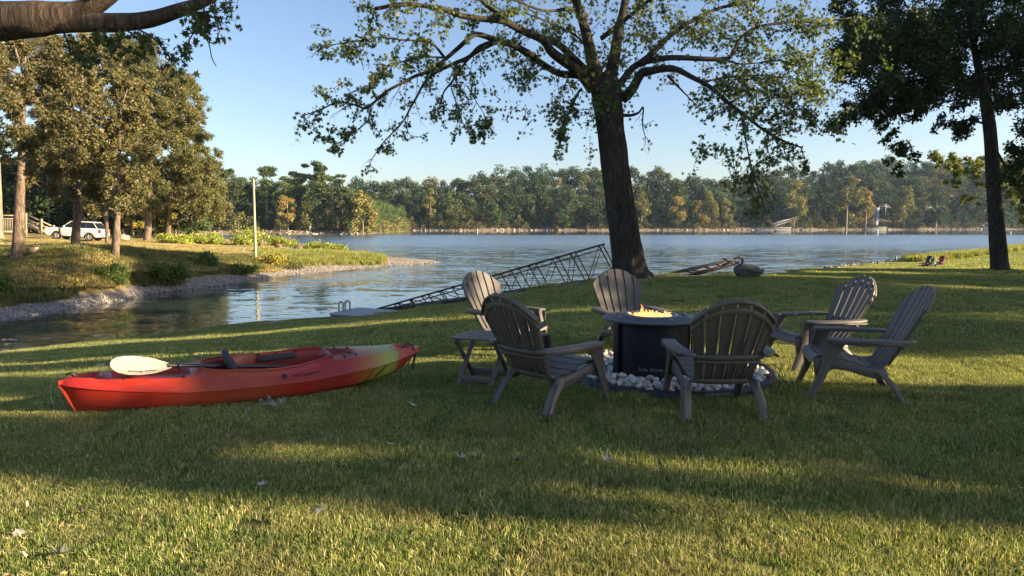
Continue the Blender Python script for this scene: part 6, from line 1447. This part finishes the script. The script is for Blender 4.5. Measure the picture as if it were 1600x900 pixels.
for s in (-1, 1):
    def sd(x, z): return (x, s*(.9-.18*(z-1.2)/.56+.008), z)
    for nm, a_, c_, w_ in (('pillar', (1.02, 1.2), (.28, 1.74), .05), ('pillar', (-.08, 1.2), (-.12, 1.74), .04), ('pillar', (-1.15, 1.2), (-1.12, 1.75), .04), ('pillar', (-2.2, 1.2), (-1.76, 1.76), .07)):
        m = MB(); m.bar(sd(*a_), sd(*c_), .02, w_*1.6, up=(0, 1, 0)); m.build(nm, TRM if abs(a_[0]) < 1.5 and a_[0] < .5 else PAINT, CAR)
    for x in (.02, -1.12):
        m = MB(); m.box((x, s*.978, .8), (.012, .006, .7)); m.build('door_seam', TRM, CAR); m = MB(); m.box((x+.18 if x > -1 else x+.18, s*.985, 1.02), (.2, .03, .035)); m.build('door_handle', PAINT, CAR, bevel=.01)
    m = MB(); m.box((1.12, s*.978, .86), (.16, .012, .34)); m.build('side_vent', TRM, CAR); m = MB(); m.box((.72, s*1.03, 1.28), (.12, .2, .16)); m.build('mirror', PAINT, CAR, bevel=.03, smooth=True)
    m = MB(); m.box((0, s*.955, .36), (1.9, .05, .12)); m.build('sill', TRM, CAR, bevel=.01)
    m = MB(); m.box((-2.42, s*.85, .98), (.16, .26, .34)); m.build('tail_light', LMP, CAR, bevel=.03); m = MB(); m.box((2.38, s*.80, .92), (.18, .34, .2)); m.build('headlight', CLR, CAR, bevel=.03)
    for x in (1.48, -1.42):
        w = obj('wheel', None, CAR) if False else thing('wheel', None, None, (0, 0, 0)); w.parent = CAR; w.location = (x, s*.86, .37)
        m = MB(); m.tube([(0, -.12, 0), (0, -.1, 0), (0, .1, 0), (0, .12, 0)], [.34, .38, .38, .34], 28); m.build('tyre', TYR, w, smooth=True, auto=.7)
        m = MB(); yy = s*.125; m.tube([(0, yy-.02*s, 0), (0, yy, 0)], .255, 24)
        mm = m.build('rim_well', TRM, w); m = MB()
        for k_ in range(7): a_ = k_*2*PI/7; m.bar((0, yy+.004*s, 0), (.25*math.cos(a_), yy+.004*s, .25*math.sin(a_)), .02, .07, up=(0, 1, 0))
        m.tube([(0, yy, 0), (0, yy+.02*s, 0)], .07, 14); V0 = []
        for k_ in range(24): a_ = k_*2*PI/24; V0.append((.255*math.cos(a_), yy+.006*s, .255*math.sin(a_)))
        m.tube(V0+[V0[0], V0[1]], .018, 5, cap=False); m.build('rim', RIM, w)
m = MB(); m.box((2.45, 0, .72), (.04, 1.1, .3)); m.build('grille', TRM, CAR, bevel=.01); m = MB(); m.box((-2.44, 0, .55), (.12, 1.8, .2)); m.build('rear_bumper', PAINT, CAR, bevel=.03)
# ---- deck and stairs at the left edge
WD = simple('weathered_pale_timber', (.36, .30, .21), .8, scale=10, stretch=(1, 1, 6), bmp=.3); WDK = simple('brown_timber', (.2, .13, .08), .8, scale=8, bmp=.3)
ds = P(42, 371, float(cen[1])+4.0); ds[2] = max(ds[2], bz(ds[0], ds[1])); D = ds[1]
t = thing('deck_stairs', 'pale timber porch with baluster railing and stairs running down toward the white car', 'stairs', ds)
def dp(px, py, dy=0): return P(px, py, D+dy)-ds
for px, yt, yb in ((41, 333, 365), (65, 342, 361), (84, 352, 369)):
    m = MB(); m.bar(dp(px, yt), dp(px, yb+4), .14, .14, up=(0, 1, 0)); m.build('post', WD, t)
for dy in (0, 1.3):
    for o_ in (0, 6): m = MB(); m.bar(dp(41, 335+o_*1.2, dy), dp(85, 355+o_*1.0, dy), .05, .12); m.build('stair_rail', WD, t)
    m = MB(); m.bar(dp(41, 350, dy), dp(85, 369, dy), .06, .3); m.build('stringer', WD, t)
for i in range(7): f = (i+.5)/7; m = MB(); q = lerp(dp(41, 347), dp(85, 367), f); m.box((q[0], q[1]+.65, q[2]), (.32, 1.3, .04)); m.build('tread', WD, t)
for y_ in (337, 342): m = MB(); m.bar(dp(-40, y_-1), dp(41, y_), .06, .1); m.build('deck_rail', WD, t)
for px in np.arange(-38, 40, 2.6): m = MB(); m.bar(dp(px, 343), dp(px, 361), .05, .04, up=(0, 1, 0)); m.build('baluster', WD, t)
m = MB(); m.bar(dp(-40, 362), dp(41, 362), .3, .18); m.build('deck_beam', WD, t)
G = [[dp(px, 361, dy) for px in (-40, 0, 41)] for dy in (0, 3)]; slab(G, .05, (0, 0, -1)).build('deck_floor', WD, t)
# ---- low retaining wall and post beside the leftmost oak
CN = simple('cream_concrete_block', (.55, .45, .30), .85, scale=5, bmp=.3)
b_ = BG(4, 410); D2 = b_[1]+1.2; t = thing('retaining_wall', 'low cream block retaining wall cut by the left edge of the view', 'wall', (b_[0], D2, b_[2]-.1)); q0 = np.array([b_[0], D2, b_[2]-.1])
for r_ in range(2):
    for k_ in range(5):
        m = MB(); a_ = P(-58+k_*14+(r_*7), 409-r_*9, D2)-q0; m.box((a_[0]+.17, 0, .14+.23*r_), (.345, .25, .222)); m.build('block', CN, t, bevel=.012)
b_ = BG(39, 408); b_ = np.array([b_[0], b_[1]+.6, b_[2]]); t = thing('stone_post', 'short square stone post just right of the leftmost oak trunk', 'post', b_); s_ = b_[1]/F
m = MB(); m.box((0, 0, 10*s_), (8*s_, .25, 22*s_)); m.build('shaft', CN, t, bevel=.01); m = MB(); m.box((0, 0, 22.5*s_), (9.4*s_, .3, 3*s_)); m.build('cap', WDK, t, bevel=.01)
# ---- wooden utility pole and other posts
PLW = simple('pale_weathered_pole', (.38, .32, .23), .8, scale=6, stretch=(4, 4, .4), bmp=.3)
b_ = BG(399.5, 408); top_ = P(396, 280, b_[1]); t = thing('utility_pole', 'tall bare pale wooden pole standing on the low point', 'pole', b_)
m = MB(); m.tube([(0, 0, -.3), (top_-b_)*.5, top_-b_], [.085, .075, .06], 14); m.build('shaft', PLW, t, smooth=True, auto=.8)
m = MB(); q = top_-b_; m.box((q[0]-.07, q[1], q[2]+.03), (.12, .05, .05)); m.tube([(q[0]-.13, q[1], q[2]+.02), (q[0]-.13, q[1], q[2]+.12)], .025, 8); m.build('insulator', CHR, t)
b_ = BG(381, 401); t = thing('marker_post', 'thin pale stake beside the track, left of the wooden pole', 'post', b_); s_ = b_[1]/F; m = MB(); m.tube([(0, 0, -.1), (0, 0, 12*s_)], .03, 8); m.build('shaft', PLW, t); m = MB(); m.tube([(0, 0, 12*s_), (0, 0, 13*s_)], [.04, .02], 8); m.build('tip', CN, t)
BR = simple('reddish_brown_rock', (.20, .12, .08), .85, var=.4, scale=3, bmp=.6, bscale=12, bdist=.04); 
for i, (px, py, w, h, lab) in enumerate([(407, 385.5, 8, 8, 'pointed dark boulder by the track, just right of the pole'), (435, 388, 12, 7, 'squarish boulder beside the track, second right of the pole'), (466, 390, 14, 7, 'wide reddish boulder beside the track, farthest right'), (315, 380, 8, 4.5, 'small dark boulder left of the pair behind the track'), (342, 381.5, 11, 5, 'dark boulder behind the track left of the flat one'), (374, 383.5, 15, 3.5, 'flat pale boulder by the track left of the pole'), (288, 378.5, 8, 3, 'low dark stone at the start of the willow clumps')]):
    b_ = BG(px, py); s_ = b_[1]/F; r6 = np.random.default_rng(800+i); st_ = icostone(800+i, (8, 6), 1.0); V_ = st_.V[0]; st_.V[0] = np.sign(V_)*np.abs(V_*2)**.8/2*np.array([w*s_, w*s_*.8, h*s_*1.25])+np.array([0, 0, h*s_*.42]); o = st_.build('boulder', BR, None, smooth=True, auto=.6); o.location = b_.tolist(); tag(o, lab, 'boulder', 'boulders lining the gravel track')
b_ = BG(192, 375); t = thing('rowing_boat', 'pale upturned hull lying by the water behind the left trees', 'boat', b_); m = MB(); s_ = b_[1]/F
m.tube([(-9*s_, 0, 3*s_), (-5*s_, 0, 3.5*s_), (3*s_, 0, 3.5*s_), (9*s_, 0, 3.2*s_)], [.08, .42, .45, .3], 12, squash=.8); m.build('hull', CN, t, smooth=True); m = MB(); m.box((0, 0, .3), (1.6*s_*8, .5, .1)); m.build('keel_block', WDK, t)

# ============================================================ FAR SHORE THINGS
WHP = simple('white_painted_metal', (.5, .5, .49), .5); GRY = simple('grey_dock_deck', (.24, .25, .26), .7)
def fpt(px, py, d): return P(px, py, d)
def far_dock(lab, xs, wy, d, rails, ramp, lab2):
    b_ = P((xs[0]+xs[1])/2, wy, d); b_[2] = 0; t = thing('boat_dock', lab, 'dock', b_); w = (xs[1]-xs[0])/F*d; m = MB(); m.box((0, 1.5, .25), (w, 3.0, .5)); m.build('deck', GRY, t, bevel=.03)
    n = 7
    for i in range(n+1): m = MB(); m.box((-w/2+w*i/n, .05, .95), (.07, .07, .95)); m.build('rail_post', WHP, t)
    for z_ in (.98, 1.42): m = MB(); m.box((0, .0, z_), (w, .08, .09)); m.build('rail', WHP, t)
    (ax_, ay_), (bx_, by_), dd0, dd1, wid = ramp
    a_ = P(ax_, ay_, dd0); c_ = P(bx_, by_, dd1); t2 = thing('dock_ramp', lab2, 'ramp', a_); v = c_-a_; L = np.linalg.norm(v[:2]); sd_ = np.array([-v[1], v[0], 0])/L*wid/2
    G = [[f*v+g*sd_ for f in np.linspace(0, 1, 9)] for g in (-1, 1)]; slab(G, .15, (0, 0, -1)).build('walkway', GRY, t2)
    for g in (-1, 1):
        m = MB(); m.bar(g*sd_+[0, 0, 1.1], v+g*sd_+[0, 0, 1.1], .1, .12); m.build('handrail', WHP, t2)
        for f in np.linspace(0, 1, 9): m = MB(); m.bar(f*v+g*sd_, f*v+g*sd_+[0, 0, 1.1], .08, .08, up=(0, 1, 0)); m.build('post', WHP, t2)
dA = float(far_edge(130))-6
far_dock('white railed floating dock at the foot of the slanting far ramp', (1183, 1236), 356, dA, True, ((1208, 353.5), (1247, 341), dA+1, dA+14, 1.3), 'white ramp slanting up to the right from the far dock')
dB = float(far_edge(185))-5
far_dock('white railed dock at the foot of the long straight far ramp', (1354, 1385), 356.5, dB, True, ((1368, 352), (1371, 324), dB+2, dB+24, 2.2), 'long grey ramp climbing straight up the far bank below a pale house')
HW = simple('pale_house_wall', (.34, .33, .31), .8); HR = simple('grey_roof', (.26, .26, .27), .8); HG = simple('house_glass', (.03, .035, .04), .1)
def far_house(lab, px0, px1, pyb, pyw, pyr, d):
    a_ = P(px0, pyb, d); c_ = P(px1, pyb, d); b_ = (a_+c_)/2; w = c_[0]-a_[0]; hw_ = (pyb-pyw)/F*d; hr = (pyb-pyr)/F*d; t = thing('lake_house', lab, 'house', b_)
    m = MB(); m.box((0, 3.5, hw_/2-.8), (w, 7, hw_+1.6)); m.build('wall', HW, t); m = MB(); m.prism([(-.5, hw_), (3.5, hr), (7.5, hw_)], 'x', -w/2-.4, w/2+.4); m.build('roof', HR, t)
    for f in (-.3, 0, .3): m = MB(); m.box((f*w, -.02, hw_*.55), (w*.14, .06, hw_*.4)); m.build('window', HG, t)
far_house('pale house at the top of the long far ramp', 1368, 1391, 331, 324, 319, dB+32)
far_house('long low grey house right of the ramp on the far bank', 1430, 1458, 330, 326, 322, dB+34)
far_house('grey roof half hidden in the far wood right of the maple trunk', 1029, 1044, 323, 320, 317.5, float(far_edge(70))+38)
# boat
dC = 352.; b_ = P(1545, 359.6, dC); b_[2] = -.1; t = thing('motor_boat', 'white cabin motor boat moored by the far bank left of the right-hand trunk', 'boat', b_); L = 27/F*dC
G = []
for s in np.linspace(0, 1, 12):
    hw_ = 1.25*(1-max(0, (0.45-s)/.45)**2.2)+.02; sh_ = 1.25+.5*(1-s)**2; x = -L/2+L*s
    G.append([(x+(.0 if q else .5*(1-s)**3*3), sg*hw_*wq, zq*sh_) for sg, wq, zq, q in ((-1, 1, 1, 1), (-1, .85, .3, 0), (-1, .3, -.15, 0), (1, .3, -.15, 0), (1, .85, .3, 0), (1, 1, 1, 1))])
m = MB(); m.grid(np.array(G)); m.add(np.array([g[0] for g in G]+[g[-1] for g in G[::-1]]), [tuple(range(24))]); m.add(np.array(G[-1]), [(0, 1, 2, 3, 4, 5)]); m.build('hull', WHP, t)
m = MB(); m.box((.3, 0, 1.9), (3.2, 1.7, 1.4), taper=(.75, .85)); m.build('cabin', WHP, t, bevel=.1); m = MB(); m.box((.3, 0, 2.1), (2.75, 1.62, .5)); m.build('window', HG, t); m = MB(); m.tube([(-L*.42, 0, 1.7), (-L*.40, 0, 2.5), (-L*.15, .8, 2.3)], .05, 5); m.build('bow_rail', CHR, t); m = MB(); m.tube([(.8, 0, 2.6), (.9, 0, 4.3)], .05, 5); m.build('mast', CHR, t)
# buoys
for px, py, h, lab in [(746, 362, 5, 'white buoy floating in front of the far wood, left of the maple'), (1371, 367, 10, 'tall white buoy floating below the long far ramp'), (1579, 364, 3, 'small white buoy far right beyond the right-hand trunk')]:
    b_ = PZ(px, py, 0.0); s_ = b_[1]/F; t = thing('buoy', lab, 'buoy', b_, 0, 'white buoys on the lake'); m = MB(); m.lathe([(.0, -.3), (1.1*s_, -.1), (1.3*s_, h*.25*s_), (.7*s_, h*.5*s_), (.55*s_, h*.9*s_), (.0, h*s_)], k=14); m.build('float', WHP, t, smooth=True); m = MB(); m.lathe([(1.33*s_, h*.15*s_), (1.33*s_, h*.24*s_)], k=14); m.build('band', GRY, t)
b_ = P(484, 362, 198); b_[2] = -.2; t = thing('sign_post', 'thin grey sign post standing at the far edge of the inlet', 'sign', b_); m = MB(); m.tube([(0, 0, 0), (0, 0, 2.6)], .06, 6); m.build('post', CHR, t); m = MB(); m.box((0, -.05, 2.2), (.7, .06, 1.0)); m.build('board', GRY, t)
b_ = PZ(1399.5, 410, .12); t = thing('shore_post', 'short pale stump at the right-hand waterline', 'post', b_); m = MB(); s_ = b_[1]/F; m.tube([(0, 0, -.1), (0, 0, 5*s_), (.02, 0, 8*s_)], [.09, .08, .10], 8); m.build('shaft', PLW, t); m = MB(); m.tube([(.02, 0, 8*s_), (0.02, 0, 9.3*s_)], [.07, .04], 8); m.build('cap', CN, t)
# fishing pole-like far lamp posts
for px, yt, yb, lab in [(1258.5, 318, 341, 'thin pale post at the top of the slanting far ramp'), (1383.5, 320, 333, 'thin pale post beside the pale far house')]:
    b_ = P(px, yb, 350.); t = thing('lamp_post', lab, 'post', b_); h = (yb-yt)/F*350; m = MB(); m.tube([(0, 0, -1), (0, 0, h)], .12, 6); m.build('shaft', WHP, t); m = MB(); m.box((0, 0, h), (.8, .4, .3)); m.build('lamp_head', WHP, t)

# rough grass and stones along the right-hand shore
q = []
for _ in range(420):
    px = rw.uniform(1420, 1660); yb_ = np.interp(px, [1400, 1500, 1600, 1660], [408, 399, 386, 384]); q.append(hit(px, yb_+rw.uniform(0, 5)**1.0, lawn_z, 20))
q = np.array(q); n = len(q); scatter('shore_grass', yw, q, np.stack([np.zeros(n), np.zeros(n), rw.random(n)*6.3], -1), (.9+.9*rw.random(n))[:, None]*np.ones((1, 3)), rw.integers(0, 3, n), 'tall yellow grass fringing the right-hand shore', 'grass')
q = []
for _ in range(420):
    px = rw.uniform(1290, 1450); yb_ = np.interp(px, [1290, 1300, 1400, 1450], [421.5, 420, 408, 403]); q.append(hit(px, yb_+rw.uniform(-2.0, 1.6), lambda x, y: np.maximum(lawn_z(x, y), 0), 20))
q = np.array(q); n = len(q); scatter('shore_stones', gst, q, rw.uniform(0, 6.2, (n, 3)), (.10+.35*rw.random(n)**3)[:, None]*np.ones((1, 3)), rw.integers(0, 4, n), 'small stones at the right-hand waterline', 'gravel')
# ============================================================ fallen leaves on the lawn
M_dry = leaf_mat('dry_leaf_pale', trans=.15, rough=.7)
def maple_leaf(seed, col, s=1.0):
    r = np.random.default_rng(seed); T_ = LEAF_M-np.array([0, .45, 0]); m = MB(); c = np.array([[0, 0, .04]]); out = T_*np.array([1, 1, 1]); a1, a2 = r.uniform(.5, 1.3, 2)*r.choice([1, -.6])
    out[:, 2] = .06+a1*out[:, 0]**2*1.6+a2*np.abs(out[:, 1])**2*1.2+.04*r.normal(size=len(out)); V = np.concatenate([c, out])*.12*s; n = len(out)
    st = np.array([[0, -.45, .06], [.02, -.75, .12], [.05, -.75, .12], [.03, -.45, .06]])*.12*s; F3 = np.array([[0, i+1, (i+1) % n+1] for i in range(n)]); V = np.concatenate([V, st])
    return npmesh('leaf', V, [F3, np.array([[n+1, n+2, n+3, n+4]])], M_dry, col=np.array(col)*np.ones((n+1, 1)))
lv = [maple_leaf(900+i, [(.44, .43, .38), (.36, .33, .26), (.24, .16, .10), (.40, .38, .31)][i % 4]) for i in range(8)]
rf = np.random.default_rng(17)
LF = [(390, 650, 'pale curled leaf just below the kayak, the largest single one'), (357, 687, 'pale leaf left of the kayak-side cluster in the shade'), (176, 688, 'pale leaf below the kayak stern'), (336, 711, 'whitish leaf in the shaded grass below the kayak middle'), (311, 737, 'brown curled leaf in the shade, left of centre'), (30, 841, 'large tan leaf in the sunlit grass at the lower left'), (609, 699, 'pale leaf between kayak and chairs at the edge of the light'), (931, 668, 'pale leaf in front of the second chair'), (720, 724, 'pale leaf at the left end of the thin sunny strip'), (740, 720, 'small pale leaf in the thin sunny strip'), (948, 728, 'tan leaf in the middle of the thin sunny strip'), (810, 728, 'brown leaf in the thin sunny strip, right of the pale ones'), (410, 766, 'small pale leaf at the edge of the shade'), (735, 774, 'pale leaf on the shade edge right of centre'), (70, 636, 'pale leaf just left of the kayak stern'), (150, 641, 'tan leaf touching the bottom of the kayak stern'), (240, 545, 'leaf on the slope left of the paddle blade'), (512, 685, 'light leaf on the shaded lawn below the kayak bow'), (645, 640, 'pale leaf near the kayak bow on the shaded grass'), (404, 702, 'tan leaf below the pale cluster'), (130, 810, 'brown leaf in the sunlit lower left grass'), (95, 877, 'pinkish curled leaf near the bottom left corner'), (1597, 775, 'reddish leaf at the right edge of the frame'), (480, 542, 'pale leaf on the grass beyond the kayak'), (200, 541, 'pale leaf near the waterline beyond the kayak'), (650, 517, 'pale leaf on the slope above the bow'), (630, 492, 'pale leaf near the gangway foot'), (499, 803, 'tan leaf in the sunlit grass left of centre'), (255, 560, 'pale leaf beyond the paddle blade'), (320, 556, 'small pale leaf behind the seat back')]
G_leaf = 'fallen leaves on the lawn'
def put_leaf(px, py, lab, k=None):
    q = LG(px, py); i = rf.integers(0, 8) if k is None else k; o = obj('fallen_leaf', lv[i], None, (q[0], q[1], q[2]+.03), (rf.uniform(-.5, .5), rf.uniform(-.5, .5), rf.random()*6.28)); s = rf.uniform(.42, .68)*(1.0 if py > 600 else 1.15); o.scale = (s, s, s); tag(o, lab, 'leaf', G_leaf)
for px, py, lab in LF: put_leaf(px, py, lab, 2 if 'brown' in lab or 'reddish' in lab else None)
for i in range(13): put_leaf(rf.uniform(390, 446), rf.uniform(627, 641), 'small pale leaf in the loose cluster just below the middle of the kayak', [0, 1, 3][i % 3])
for i in range(9): put_leaf(rf.uniform(152, 178), rf.uniform(567, 580), 'pale leaf in the heap on the grass left of the paddle blade', [0, 1, 3][i % 3])
rb = np.random.default_rng(55); bits = []
for i in range(3):
    pp = np.zeros((1, 3)); V, Fq = leaf_geo(np.array([[0, 0, .0]]), np.array([1.0]), LEAF_Q*np.array([1.2, 1, 1]), rb, 0); V = V*np.array([1, 1, .35]); bits.append(npmesh('bit', V, [Fq], M_dry, col=np.array([[.30, .2, .12], [.42, .36, .26], [.22, .15, .09]])[i:i+1]))
n = 900; yy = 2.4+13*rb.random(n)**1.6; xx = (rb.random(n)*2-1)*(yy*.8+.5); ok = (yy < shore_y(xx)) & not_ring(np.stack([xx, yy], -1), .1); xx, yy = xx[ok], yy[ok]; n = len(xx)
scatter('leaf_bits', bits, np.stack([xx, yy, lawn_z(xx, yy)+.022], -1), rb.random((n, 3))*6.3, (.015+.03*rb.random(n)**2)[:, None]*np.ones((1, 3)), rb.integers(0, 3, n), 'small brown leaf scraps strewn through the lawn', 'leaf litter')
# ============================================================ air
m = MB(); m.box((100, 220, 19.5), (1100, 900, 46.0)); M_h = bpy.data.materials.new('thin_haze'); M_h.use_nodes = True; nt = M_h.node_tree; nt.nodes.remove(nt.nodes['Principled BSDF'])
pv = nt.nodes.new('ShaderNodeVolumePrincipled'); pv.inputs['Color'].default_value = (.50, .70, 1.0, 1); pv.inputs['Density'].default_value = .00012; pv.inputs['Anisotropy'].default_value = .2; nt.links.new(pv.outputs[0], nt.nodes['Material Output'].inputs['Volume'])
if HAZE:
    hz = m.build('haze', M_h, None); hz.display_type = 'WIRE'; tag(hz, 'thin bluish evening haze over the lake', 'haze', kind='stuff')
